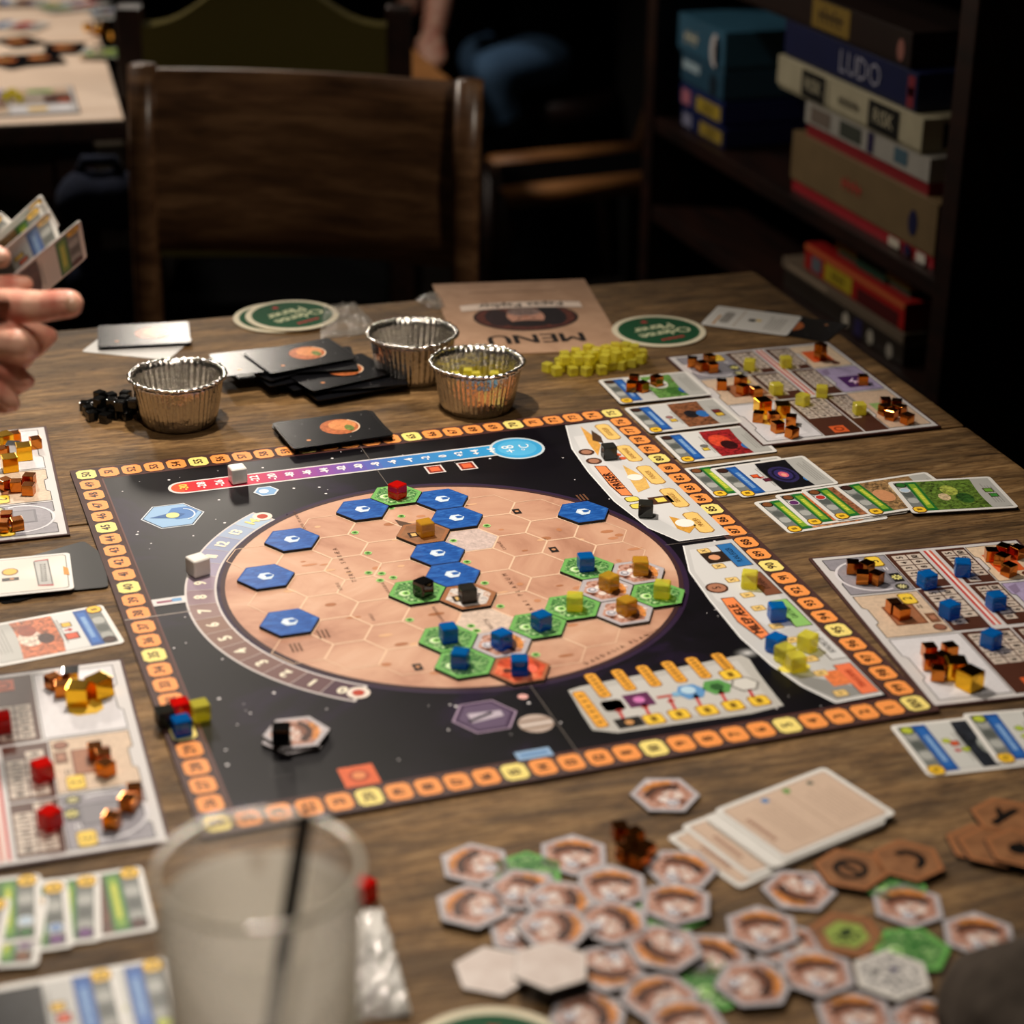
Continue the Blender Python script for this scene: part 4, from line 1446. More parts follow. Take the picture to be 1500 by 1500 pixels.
def deco_mesh(kind):
    P = Print()
    if kind == 'ocean':
        P.hexa(0, 0, 0.0062, '#cfe0ee', 0)
        P.circ(0.0018, 0.0005, 0.0034, '#1f5aa6', 1, 0, 0.0022)
        P.circ(-0.002, 0.0, 0.002, '#f2f6f8', 1)
    elif kind == 'green':
        P.circ(-0.0095, -0.001, 0.0042, '#cfe6b4', 0, 0.2)
        P.hexa(-0.0085, -0.001, 0.0030, '#8ccf62', 1)
        P.circ(-0.0085, -0.001, 0.0014, '#24502a', 2)
    elif kind == 'city':
        P.circ(-0.010, 0.001, 0.0042, '#cfccd2', 0)
        P.circ(-0.010, 0.001, 0.0030, '#8e8c98', 1)
        P.circ(-0.0098, 0.0012, 0.0018, '#d6d3d8', 2)
        P.arc(-0.006, 0.0, 0.0165, 0.0205, R(-33), R(30), '#cf8a44', 0, 12, 0.55)
        P.arc(-0.006, 0.0, 0.0160, 0.0190, R(-34), R(20), '#b9743a', 0.15, 12, 0.6)
        P.arc(-0.007, 0.0, 0.0115, 0.0170, R(-50), R(52), '#43261c', 0.3, 12, 0.8)
        P.arc(-0.006, 0.001, 0.0085, 0.0120, R(-30), R(70), '#8a5a46', 0.45, 12, 0.9)
        P.circ(-0.004, 0.004, 0.0028, '#e6dcd8', 0.6, 0.2)
        P.circ(-0.005, -0.006, 0.0030, '#e2d4cc', 0.6, 0.2)
        P.circ(0.000, -0.001, 0.0024, '#d8c4ba', 0.6, 0.3)
    elif kind == 'mark0':
        P.arc(0, 0, 0.0066, 0.0102, 0, 2 * PI, '#0a0604', 0, 24)
        P.line((0, -0.0075), (0, 0.0075), 0.0034, '#0a0604', 0.2)
    elif kind == 'mark1':
        P.arc(0, 0, 0.0056, 0.0102, R(-100), R(100), '#0a0604', 0, 16)
    elif kind == 'mark2':
        P.poly([(x * 1.35, y * 1.35) for x, y in ((-0.009, -0.002), (0.008, -0.001), (0.008, 0.002), (0.001, 0.0025), (0.004, 0.007), (0.001, 0.007), (-0.003, 0.002), (-0.009, 0.002))], '#0a0604', 0)
    elif kind == 'mark3':
        P.circ(-0.002, 0, 0.006, '#0a0604', 0)
        P.rect(0.003, -0.006, 0.0042, 0.006, '#140c08', 0)
    elif kind == 'paw':
        P.hexa(0, 0, 0.0125, '#8ea24e', 0, 0.1)
        P.circ(0.001, 0.001, 0.0046, '#1c2f14', 1, 0, 0.003)
        for a in (200, 235, 270, 305, 160):
            P.circ(0.0008 + 0.0072 * math.cos(R(a)), 0.0006 + 0.0060 * math.sin(R(a)), 0.0015, '#1c2f14', 1)
    elif kind == 'spot':
        P.circ(0.004, 0.003, 0.0022, '#3a3560', 0)
        P.circ(-0.006, 0.006, 0.0026, '#6e6c6c', 0)
    elif kind == 'house':
        P.rect(-0.012, -0.006, -0.004, 0.003, '#2c1810', 0)
        P.rect(-0.010, -0.004, -0.006, 0.001, '#d8b06a', 1)
        for i in range(7):
            P.circ(0.004 + 0.0015 * (i % 4), -0.008 + 0.003 * i, 0.0011, '#2a1712', 0)
    elif kind == 'crater':
        P.circ(0.005, -0.001, 0.0065, '#f06a50', 0, 0.3)
        P.circ(-0.009, 0.0, 0.003, '#5a2412', 0)
    return P.mesh('tile_emblem')


DM = {}


def tile(kind, x, y, z, rz, label, group=None, emblem=None, name='hexagon_tile'):
    t = empty(name, (x, y, z), rz, label, 'tile', group)
    b_, rim, art = TM[kind]
    link('tile_body', b_, t)
    link('tile_border', rim, t, (0, 0, TH + LAY))
    art_ = link('tile_art', art, t, (0, 0, TH + LAY))
    if emblem:
        if emblem not in DM:
            DM[emblem] = deco_mesh(emblem)
        link('tile_emblem', DM[emblem], art_, (0, 0, LAY))
    return t


MZ = 6 * LAY
for rc, lab in (((0, 0), 'blue ocean tile beside the nine of the curved track'), ((0, -2), 'blue ocean tile beside the six of the curved track'), ((1, 1.5), 'blue ocean tile nearest the top number 14 of the curved track'),
                ((3, 2.5), 'blue ocean tile touching the red-cube green tile, on the curved track side'), ((5, 2.5), 'blue ocean tile touching the red-cube green tile and another ocean tile'), ((5, 1.5), 'blue ocean tile between another ocean tile and the pale plain'),
                ((4, 0), 'blue ocean tile touching the brown amber-cube tile'), ((4, -1), 'blue ocean tile touching the black-cube green tile'), ((8, 1), 'lone blue ocean tile at the planet rim near the award panel')):
    x, y = HEXC[rc]
    tile('ocean', x, y, MZ, 0, lab, 'ocean tiles on the planet', 'ocean')
for rc, lab in (((4, 3), 'green hexagon tile carrying the red cube on the planet'), ((3, -1.5), 'green hexagon tile carrying the black cube on the planet'), ((7, -1.5), 'green hexagon tile under a blue cube beside the city tiles at the planet rim'),
                ((8, -3), 'green hexagon tile under a yellow cube overlapping the planet rim'), ((6, -3), 'green hexagon tile under a yellow cube between two green blue-cube tiles'), ((5, -3.5), 'green hexagon tile under a blue cube next to the yellow-cube green tile'),
                ((3, -3.5), 'green hexagon tile under a blue cube next to the blue-cube city tile'), ((3, -4.5), 'green hexagon tile under a blue cube next to the red crater tile')):
    x, y = HEXC[rc]
    tile('green', x, y, MZ, 0, lab, 'green tiles on the planet', 'green')
for rc, lab in (((8, -2), 'grey bordered city tile under an amber cube nearest the printed award panel'), ((7, -2.5), 'grey bordered city tile under an amber cube between the green tiles'), ((7, -3.5), 'grey bordered city tile under an amber cube at the planet rim'),
                ((4, -4), 'grey bordered city tile under a blue cube on the planet')):
    x, y = HEXC[rc]
    tile('city', x, y, MZ, 0, lab, 'city tiles on the planet', 'city')
x, y = HEXC[(4, 1)]
tile('brown', x, y, MZ, 0, 'brown hexagon tile under an amber cube between the ocean tiles', None, 'house')
x, y = HEXC[(4, -2)]
tile('ice', x, y, MZ, 0, 'brown bordered pale tile under a dark cube beside the ocean tiles', None, 'house')
x, y = HEXC[(4, -5)]
tile('lava', x, y, MZ, 0, 'red crater hexagon tile under a blue cube at the planet edge', None, 'crater')
x, y = pb(432, 1084)
tile('city', x, y, 3 * LAY, R(4), 'grey city tile at the bottom of the pair lying on the black starfield', None, 'city')
tile('city', x + 0.0015, y + 0.0015, 3 * LAY + TH + 3 * LAY, R(-6), 'grey city tile carrying a dark cube on the black starfield', None, 'city')

# loose tiles in front of the board: pixel centre, layer, turn, kind
GC = 'loose city tiles in front of the board'
LC = 'loose grey bordered city tile in the heap in front of the board'
loose = [('city', 974, 1164, 0, 101, 'grey bordered city tile lying alone between the board and beige cards', 'city'),
         ('green', 773, 1278, 0, 12, 'loose green tile mostly hidden under the city tiles by the board', 'green'),
         ('city', 769, 1303, 1, 30, 'loose city tile lying over the half hidden green tile', 'city'), ('city', 696, 1265, 0, 140, 'loose city tile at the heap corner nearest the board and glass', 'city'),
         ('city', 840, 1252, 0, 71, 'loose city tile at the heap edge by the copper cubes, bottom point shadowed', 'city'), ('city', 692, 1327, 1, 140, 'loose city tile raised at the heap edge facing the plastic bag', 'city'),
         ('city', 820, 1320, 2, -30, LC, 'city'), ('city', 896, 1298, 1, 71, LC, 'city'), ('city', 812, 1357, 3, -20, 'loose city tile just behind the off-white tile on top', 'city'), ('city', 770, 1365, 0, 20, LC, 'city'),
         ('green', 870, 1338, 0, 14, 'loose green tile edge showing between the heaped city tiles', 'green'), ('city', 897, 1350, 2, 10, LC, 'city'),
         ('green', 984, 1334, 0, 15, 'loose green tile directly under a city tile beside beige cards', 'green'), ('city', 990, 1322, 1, 65, 'loose city tile stacked squarely on a green tile', 'city'), ('city', 998, 1273, 0, 40, 'loose city tile tucked against the beige cards and copper cubes', 'city'),
         ('city', 973, 1388, 2, 205, LC, 'city'), ('city', 893, 1417, 1, 240, 'loose city tile touching the off-white tile on top', 'city'), ('city', 966, 1460, 1, 110, LC, 'city'), ('city', 862, 1485, 0, 0, LC, 'city'), ('city', 1004, 1497, 2, 90, LC, 'city'),
         ('blank', 722, 1422, 0, 25, 'plain off-white tile back partly under another off-white tile', None), ('blank', 807, 1414, 4, 8, 'plain off-white tile back on top of the heap', None),
         ('city', 1170, 1304, 0, 215, 'loose city tile on bare wood touching the circle-and-bar brown tile', 'city'), ('city', 1152, 1384, 0, 80, 'loose city tile pinned under two other city tiles by the paw tile', 'city'), ('city', 1116, 1360, 1, 71, 'loose city tile raised above bare wood beside the paw tile', 'city'),
         ('city', 1330, 1326, 0, 68, 'loose city tile alone on bare wood below the half-ring brown tile', 'city'), ('city', 1434, 1369, 0, 66, 'loose city tile alone on bare wood touching the dark sleeve', 'city'),
         ('green', 1052, 1442, 0, 16, 'loose green tile sticking out beside a tilted city tile', 'green'), ('city', 1104, 1440, 1, -12, 'loose city tile overlapping the protruding green tile', 'city'), ('city', 1196, 1424, 1, 72, 'loose city tile between the paw tile and speckled tile', 'city'),
         ('city', 1252, 1486, 0, 75, 'loose city tile below the speckled white tile', 'city'), ('city', 1360, 1496, 0, 30, 'loose city tile half covered by the dark sleeve', 'city'), ('city', 1040, 1400, 0, 40, LC, 'city'),
         ('green', 1336, 1391, 0, -15, 'loose green tile partly under the speckled white tile', 'green'), ('speckle', 1306, 1428, 1, 10, 'loose speckled white hexagon tile leaning on a green tile', 'spot'),
         ('green', 1306, 1291, 0, 10, 'loose green tile under the two brown symbol tiles', 'green'),
         ('brown', 1246, 1273, 1, 26, 'brown hexagon tile with a black circle and bar beside beige cards', 'mark0'), ('brown', 1330, 1260, 1, 16, 'brown hexagon tile with a thick black half ring', 'mark1'),
         ('brown', 1240, 1369, 0, 26, 'brown hexagon tile with a dark paw print on green', 'paw'),
         ('brown', 1438, 1236, 0, 16, 'brown hexagon tile with a black dot in the fanned brown tiles', 'mark3'), ('brown', 1456, 1240, 1, 20, 'brown hexagon tile edge squeezed inside the fanned brown tiles', None),
         ('brown', 1496, 1242, 2, 16, 'brown hexagon tile lying uppermost on the fanned brown tiles', 'mark3'), ('brown', 1474, 1196, 1, 21, 'brown hexagon tile with a bold black angular mark', 'mark2')]
for kind, x, y, lv, rz, lab, em in loose:
    z = TABLE_Z + 0.0001 + lv * (TH + 3 * LAY)
    p = pw(x, y, z + TH)
    tile(kind, p.x, p.y, z, R(rz), lab, GC if lab == LC else None, em)

# ================================================================ cards
CW, CH, CT = 0.063, 0.088, 0.0005
CARD_W = MB().prism(rrect(CW, CH, 0.0035), 0, CT).mesh('card_body', 'card_white')
CARD_B = MB().prism(rrect(CW, CH, 0.0035), 0, CT).mesh('card_body', 'card_black')
mm = 0.001


def wave(P, x0, x1, yc, amp, ylow, col, lay, art=0.0):
    n = 10
    pts = [(x0 + (x1 - x0) * i / n, yc + amp * math.sin(3.2 * i / n + 0.4)) for i in range(n + 1)]
    P.poly(pts + [(x1, ylow), (x0, ylow)], col, lay, art)


def project_face(banner, art, effect=None, icons=(), tagcol='#3a2018', tag2=None, seed=0, blobs=()):
    """upright project card: cost top left, icon strip, title banner, picture, text box"""
    P = Print()
    P.fn = lambda x, y: (x * mm, y * mm)
    P.rect(-28, -40.5, 28, 40.5, '#b4b4b0', 0)
    # picture
    ytop = 21 if not effect else 4
    P.rect(-28, -25, 28, ytop + 2, art, 1, 0.95)
    for ib, (bx_, by_, br, bc_, ba) in enumerate(blobs):
        P.circ(bx_, by_, br, bc_, 1.2 + 0.09 * ib, ba, br * 0.7, 16)
    # icon strip
    P.rect(-28, 30.5, 28, 40.5, '#747875', 1.05)
    for k, c_ in enumerate(('#a9aba7', '#565b58', '#9c9e9a')):
        P.rect(-13 + k * 12, 31.5, -3 + k * 12, 39.5, c_, 1.5, 0, 2)
    P.circ(23, 35.5, 5, '#1c100c', 2)
    P.circ(23, 35.5, 3.9, tagcol, 2.5, 0.3)
    if tag2:
        P.circ(12.5, 35.5, 4.6, '#d9d9d9', 2)
        P.circ(12.5, 35.5, 3.8, tag2, 2.5)
    # banner
    P.rect(-28, 21.5, 28, 31, banner[0], 2)
    P.rect(-24, 23.5, 24, 29, banner[1], 2.5)
    rg = random.Random(seed)
    x = -17
    while x < 15:
        wd = rg.uniform(1.2, 2.6)
        P.rect(x, 24.6, x + wd, 27.8, banner[2], 3)
        x += wd + 0.8
    # cost
    P.rect(-31, 31, -20, 41.8, '#7a4a10', 3, 0, 2.6)
    P.rect(-30.3, 31.7, -20.7, 41.1, '#efc132', 3.5, 0, 2.4)
    P.rect(-26.8, 34.4, -25.6, 38.6, '#5a3a08', 4)
    P.rect(-25, 34.4, -23.8, 38.6, '#5a3a08', 4)
    if effect:
        wave(P, -28, 28, 5, 2.4, 21.5, effect, 1.8)
        P.lines(-20, 8, 20, 2, 2.2, '#8a8a86', 2.5, 0.7, seed)
    # text box
    wave(P, -28, 28, -24, 1.8, -40.5, '#b0b0ac', 1.8)
    P.lines(-20, -30, 20, 4, 2.3, '#8d8c88', 2.5, 0.7, seed + 3)
    for ic in icons:
        k, x, y, s_, c_ = ic
        if k == 'r':
            P.rect(x - s_, y - s_, x + s_, y + s_, '#3a1a10', 3)
            P.rect(x - s_ * 0.8, y - s_ * 0.8, x + s_ * 0.8, y + s_ * 0.8, c_, 3.5, 0.2)
        elif k == 'c':
            P.circ(x, y, s_, '#5a4a20', 3)
            P.circ(x, y, s_ * 0.85, c_, 3.5)
        elif k == 'a':
            P.rect(x - s_ * 0.3, y - s_, x + s_ * 0.3, y + s_ * 0.3, c_, 3)
            P.poly([(x - s_, y), (x + s_, y), (x, y + s_)], c_, 3)
    return P.mesh('printed_face')


BLUE = ('#1d4f96', '#2a66b4', '#8fb4dc')
GREEN = ('#1f6a2c', '#7aa32e', '#d8d84e')
RED = ('#a3242a', '#c23a34', '#f0b088')
FACE = {
    'pets': project_face(BLUE, '#5f8a44', '#c9cac8', (('c', 4, 13, 3, '#8a8a8a'), ('r', -8, 13, 3.5, '#caa84a')), seed=1, blobs=((8, -6, 13, '#dcd9d2', 0.3), (-14, -14, 10, '#3d6a2c', 0.4), (12, -27, 7, '#7a5038', 0.3), (-14, -24, 8, '#2d5c9c', 0.2))),
    'canyon': project_face(BLUE, '#7a4c30', '#cfcfcd', (('r', -10, 13, 3.4, '#d9b43a'), ('c', -2, 14, 3.4, '#9a6a6a'), ('r', -8, -32, 4, '#d9b43a'), ('r', 0, -32, 4, '#6a2a2a')), seed=2, blobs=((0, -8, 9, '#1c1a20', 0.6), (-2, -18, 8, '#2d6ab0', 0.2))),
    'ants': project_face(BLUE, '#8e1c20', '#d6d6d4', (('r', -10, 13, 3.2, '#dcc04a'), ('c', -3, 12, 3.6, '#6e6e6e')), seed=3, blobs=((4, -6, 14, '#d8482e', 0.4), (-6, -10, 10, '#30090c', 0.7), (10, -28, 8, '#6a4632', 0.3), (-12, -24, 7, '#2d6ab0', 0.2))),
    'galaxy': project_face(BLUE, '#0d0c12', '#d2d2d2', (('r', 4, 15, 3.4, '#d8582c'), ('a', 0, 12, 3, '#c23a2a'), ('r', -6, 9, 3.4, '#5a1a30')), seed=4, blobs=((0, -9, 17, '#2a2450', 0.25), (0, -9, 13, '#15122c', 0.2), (0, -9, 10.5, '#322a62', 0.2), (0, -9, 6, '#d4627a', 0.15), (-1, -9, 3.2, '#eda08a', 0.1), (-14, -24, 5, '#3a78bc', 0.1))),
    'dark': project_face(GREEN, '#141310', seed=5, tagcol='#7a4a28'),
    'park': project_face(GREEN, '#c98a5c', seed=6, tagcol='#7a4a28'),
    'mine': project_face(GREEN, '#b8622e', seed=7, tagcol='#7a4a28', tag2='#5e2a66', blobs=((0, -4, 10, '#2c1c16', 0.6),)),
    'red': project_face(GREEN, '#8e5a3a', seed=8, tagcol='#7a4a28', tag2='#b8322a'),
    'sand': project_face(GREEN, '#8d6e48', seed=9, tagcol='#3a2018', blobs=((0, 14, 12, '#c98e64', 0.1), (6, -6, 14, '#bda27a', 0.8))),
    'plants': project_face(GREEN, '#57722a', seed=10, tagcol='#2d6a2c', tag2='#b0c6d8', icons=(('r', 4, -32, 4, '#6aa03c'), ('r', -6, -33, 3.6, '#3d8a3a')), blobs=((8, 0, 10, '#9aa648', 0.8), (-8, -8, 10, '#2e5420', 0.8), (-4, 8, 7, '#c9b48e', 0.6))),
    'robot': project_face(BLUE, '#20242c', '#c6c7c4', (('c', 6, 16, 3, '#b8c43a'), ('r', 2, 12, 3, '#d0562e'), ('a', -6, 13, 3, '#c2322c'), ('c', -6, 8, 3, '#a9b832')), seed=11, tagcol='#b4c040', blobs=((-4, -10, 12, '#8f948f', 0.5),)),
    'robot2': project_face(BLUE, '#2c3028', '#c9cac7', (('c', 8, 14, 3.4, '#a9c040'), ('c', -2, 14, 3, '#b8c84a'), ('c', -8, 12, 2.4, '#3d6a3a')), seed=12, tagcol='#b4c040'),
    'blast': project_face(BLUE, '#b5633c', '#d0d1d0', (('r', -10, 13, 3.6, '#e0b43a'), ('a', -2, 13, 3, '#c2322c'), ('r', 8, 13, 5, '#d0502c')), seed=13, blobs=((0, -14, 12, '#d9c2b2', 0.9), (4, -4, 8, '#3c1c14', 0.7), (-12, -14, 9, '#8c3f24', 0.3))),
    'soil': project_face(GREEN, '#5e3520', seed=14, tagcol='#4a2418'),
    'dome': project_face(GREEN, '#4f5a40', seed=15, tagcol='#6a3a7a'),
    'pipe': project_face(GREEN, '#b46a7a', seed=16, tagcol='#6a3a7a', tag2='#6a8ab8'),
    'probe': project_face(BLUE, '#14161a', '#c2c2c0', (('r', 4, 14, 4, '#d8562c'), ('r', -6, 12, 4, '#e0b43a')), seed=17),
    'stump': project_face(GREEN, '#4a2d20', '#dcd9d4', seed=18, tagcol='#4a2418'),
}


def back_face(planet=True):
    P = Print()
    P.fn = lambda x, y: (x * mm, y * mm)
    P.poly(rrect(60, 85, 3), '#0f0f12', 0)
    if planet:
        P.circ(-2, 8, 17, '#b9673a', 1, 0.4, n=28)
        P.circ(-5, 11, 12, '#d88a52', 1.5, 0.3, n=24)
        P.circ(3, 15, 7, '#6a7a3a', 2, 0.5, 4, 14)
        P.arc(-2, 8, 16.2, 17.4, R(20), R(140), '#e8c8a8', 2.5, 14)
        P.circ(18, -26, 2, '#c9885a', 2)
        for x, y in ((-20, -20), (12, 30), (-22, 34), (22, 10), (5, -34)):
            P.circ(x, y, 0.4, '#d8d8d8', 2, n=6)
    return P.mesh('printed_face', 'print_gloss')


BACK = back_face()


def corp_face(red=True):
    P = Print()
    P.fn = lambda x, y: (x * mm, y * mm)
    P.poly(rrect(57, 82, 3), '#6a6a68', 0)
    P.poly(rrect(55.6, 80.6, 2.6), '#e3dcd2', 0.5)
    P.poly([(-21, 17), (21, 19), (23, 30), (-23, 28)], '#6a6a68', 1)
    P.poly([(-20, 18), (20, 20), (22, 29), (-22, 27)], '#b9b9b6', 1.5, 0.05)
    if red:
        P.poly([(-23, 28), (-22, 18), (-20.5, 18), (-21, 28)], '#b8484a', 2)
        P.poly([(23, 30), (21, 19), (19.5, 19), (20.5, 30)], '#b8484a', 2)
    for k in range(9):
        P.rect(-15 + k * 3.4, 21.6, -13 + k * 3.4, 25.8, '#6e6e6a', 2.5)
        P.rect(-14.6 + k * 3.4, 22.6, -13.4 + k * 3.4, 24.6, '#b9b9b6', 3)
    P.poly([(-8, 38), (6, 38), (8, 42), (-4, 41.5)], '#c8882a', 2)
    P.circ(-7, 0, 6, '#8a5a18', 2)
    P.circ(-7, 0, 5, '#e8bc3c', 2.5)
    P.rect(3, -6, 8, 6, '#15110f', 2)
    P.circ(5.5, 1, 1.6, '#c9885a', 3)
    P.lines(-20, -16, 20, 4, 2.6, '#9a938a', 2, 0.8, 4)
    return P.mesh('printed_face')


def beige_face(red=False):
    P = Print()
    P.fn = lambda x, y: (x * mm, y * mm)
    P.poly(rrect(56, 81, 2.5), '#8a6a58', 0)
    P.poly(rrect(55, 80, 2.2), '#cdb4a0', 0.5, 0.05)
    rg = random.Random(2)
    for k in range(9):
        P.rect(-13 + k * 2.9, 33, -11 + k * 2.9, 35.6, '#8a5a48', 1)
    P.lines(-22, 24, 22, 6, 3.0, '#a98e7c', 1, 0.5, 3)
    P.rect(-26, -4, 26, -3.5, '#a38672', 1)
    P.circ(22, 12, 2.6, '#5a86b8', 1.5)
    P.circ(23, -6, 2.6, '#6a9a50', 1.5)
    P.circ(22, -24, 2.2, '#6a6a5e', 1.5)
    P.lines(-20, -12, 18, 7, 3.2, '#b39a88', 1, 0.5, 9)
    return P.mesh('printed_face')


def text_face():
    P = Print()
    P.fn = lambda x, y: (x * mm, y * mm)
    P.poly(rrect(57, 82, 3), '#d9d6d0', 0)
    P.rect(-18, 20, 16, 30, '#9a9690', 1, 0.3, 3)
    P.rect(-26, 12, 26, 13, '#b9a690', 1)
    P.rect(-4, -4, 4, 3, '#3a342a', 1)
    P.circ(2, -7, 3, '#e0c060', 1.2)
    P.lines(-22, -18, 22, 6, 3, '#8e8a84', 1, 0.8, 1)
    P.rect(-26, 32, 4, 34, '#c9904a', 1)
    return P.mesh('printed_face')


CORP, BEIGE, TEXTF = corp_face(), beige_face(), text_face()


def card_at(pos, rz, face, label, group=None, body=None, cat='card', name='playing_card'):
    t = empty(name, pos, rz, label, cat, group)
    cb_ = link('card_body', body or CARD_W, t)
    if face:
        link('printed_face', face, cb_, (0, 0, CT + LAY * 0.6))
    return t


def card_px(c, up, z, face, label, group=None, body=None):
    """c: pixel of the card's centre, up: pixel towards which its top edge points"""
    a, b_ = pw(*c, z), pw(*up, z)
    d = b_ - a
    return card_at((a.x, a.y, z), math.atan2(d.y, d.x) - PI / 2, face, label, group, body)


def card_edge(e0, e1, z, face, label, group=None, body=None, flip=1):
    """e0, e1: pixels of the two corners of the card's TOP edge (card's right corner first when flip=1)"""
    a, b_ = pw(*e0, z), pw(*e1, z)
    d = (a - b_)
    d.normalize()
    upv = Vector((-d.y, d.x, 0))
    mid = (a + b_) / 2
    c = mid - upv * (CH / 2)
    return card_at((c.x, c.y, z), math.atan2(upv.y, upv.x) - PI / 2, face, label, group, body)


TZ = TABLE_Z + 0.0001
# column of blue banner cards at the right of the board (tops towards the board)
card_edge((874, 556), (911, 594), TZ + 0.0022, FACE['pets'], 'blue banner card with green art and copper cubes beside the board')
card_edge((913, 598), (953, 636), TZ + 0.0015, FACE['canyon'], 'blue banner card with brown canyon art below the copper-cube card')
card_edge((957, 638), (1000, 680), TZ + 0.0008, FACE['ants'], 'blue banner card with red insect art beside the board')
card_edge((1001, 688), (1046, 729), TZ, FACE['dark'], 'green banner card mostly covered by the spiral galaxy card')
card_edge((1038, 687), (1088, 730), TZ + 0.0007, FACE['galaxy'], 'blue banner card with purple spiral galaxy art')
# fan of green banner cards
for k, (e0, e1, f, lab) in enumerate((((1101, 735), (1158, 784), 'park', 'green banner card at the bottom of the right-hand fan, only its strip showing'), ((1131, 724), (1188, 774), 'mine', 'green banner card with a purple tag in the right-hand fan'),
                                      ((1170, 717), (1228, 765), 'red', 'green banner card with a red tag in the right-hand fan'), ((1217, 711), (1278, 758), 'sand', 'green banner card with sandy ruins art in the right-hand fan'),
                                      ((1297, 704), (1340, 756), 'plants', 'green banner card with leafy plant art on top of the right-hand fan'))):
    card_edge(e0, e1, TZ + 0.0007 * k, FACE[f], lab, 'fan of green banner cards')
# cards at the front right
card_edge((1301, 1062), (1362, 1141), TZ, FACE['robot'], 'blue banner card with grey art and red arrows beside the player board')
card_edge((1408, 1046), (1462, 1121), TZ + 0.0007, FACE['robot2'], 'blue banner card overlapping the grey card with red arrows')
# left side cards (tops towards the board)
card_edge((181, 938), (152, 890), TZ, FACE['blast'], 'blue banner card with orange explosion art left of the board')
card_edge((111, 880), (100, 795), TZ + 0.0035, CORP, 'cream company card with a silver name plate lying on black cards')
for k, (x, y, a) in enumerate(((96, 842, -78), (100, 838, -70), (92, 844, -95))):
    p = pw(x - 26, y, TZ)
    card_at((p.x, p.y, TZ + 0.0007 * k), R(a), None, 'glossy black face-down card under the cream company card', 'black cards under the company card', CARD_B)
FANL = 'fan of green banner cards by the glass'
card_edge((231, 1366), (207, 1266), TZ, FACE['soil'], 'green banner card with brown soil art in the fan by the glass', FANL)
card_edge((149, 1382), (147, 1279), TZ + 0.0007, FACE['dome'], 'green banner card with grey strip next to the brown soil card', FANL)
card_edge((109, 1390), (98, 1288), TZ + 0.0014, FACE['pipe'], 'green banner card with blue and purple tags in the fan by the glass', FANL)
card_edge((55, 1418), (72, 1310), TZ + 0.0021, FACE['mine'], 'green banner card tilted over the purple tag card by the glass', FANL)
card_edge((62, 1376), (60, 1282), TZ + 0.00285, FACE['plants'], 'green banner card with leafy art peeking out behind the tilted card', FANL)
card_edge((-4, 1425), (18, 1312), TZ + 0.0036, FACE['park'], 'green banner card cut by the picture edge in the fan by the glass', FANL)
card_edge((272, 1520), (240, 1394), TZ, FACE['robot'], 'blue banner card below the fan by the glass')
card_edge((196, 1534), (165, 1409), TZ + 0.0007, FACE['probe'], 'blue banner card with black art overlapping the lower blue card')
# beige cards
card_px((1112, 1228), (1035, 1262), TZ + 0.0007, BEIGE, 'beige text card at the bottom of the beige pile')
card_px((1132, 1215), (1055, 1245), TZ + 0.0014, BEIGE, 'beige text card in the middle of the beige pile')
for k in range(3):
    card_px((1165, 1205 - 2 * k), (1090, 1235 - 2 * k), TZ + 0.0021 + 0.0007 * k, None, 'white edged card sandwiched inside the beige pile', 'cards inside the beige pile')
card_px((1179, 1190), (1100, 1222), TZ + 0.0042, BEIGE, 'beige text card on top of the beige pile')
# text card and black cards at the back right
card_px((1165, 478), (1120, 470), TZ, BACK, 'black face-down card half hidden under the pale text card', None, CARD_B)
card_px((1101, 470), (1048, 463), TZ + 0.0008, TEXTF, 'pale text card lying on black cards at the back right')
# white and grey cards near the hand
card_px((202, 506), (120, 498), TZ, None, 'plain white card under the shiny face-down card near the hand')
card_px((211, 490), (290, 486), TZ + 0.004, BACK, 'shiny black face-down card reflecting light near the hand', None, CARD_B)

# messy draw pile and neat deck, both face down
rg = random.Random(11)
base = [(430, 535), (455, 548), (490, 550), (400, 532), (510, 560), (470, 545), (520, 552), (440, 540), (495, 545), (425, 530), (450, 528), (385, 528), (438, 524)]
for k, (x, y) in enumerate(base):
    z = TZ + 0.0016 * k
    p = pw(x, y, z)
    last = k == len(base) - 1
    p2 = pw(440, 521, z) if last else p
    card_at((p2.x, p2.y, z), R(-78) if last else R(-80 + rg.uniform(-22, 22)), BACK, 'planet-backed black card on top of the messy discard pile' if last else 'black card in the messy discard pile behind the foil cup',
            None if last else 'messy discard pile', CARD_B)
for k in range(14):
    z = TZ + 0.00062 * k
    p = pw(487, 632 - 0.2 * k, z)
    last = k == 13
    card_at((p.x + rg.uniform(-0.001, 0.001), p.y + rg.uniform(-0.001, 0.001), z), R(-86 + rg.uniform(-2.5, 2.5)), BACK if last else None, 'planet-backed black card on top of the neat draw deck' if last else 'black card in the neat draw deck behind the board',
            None if last else 'neat draw deck', CARD_B)


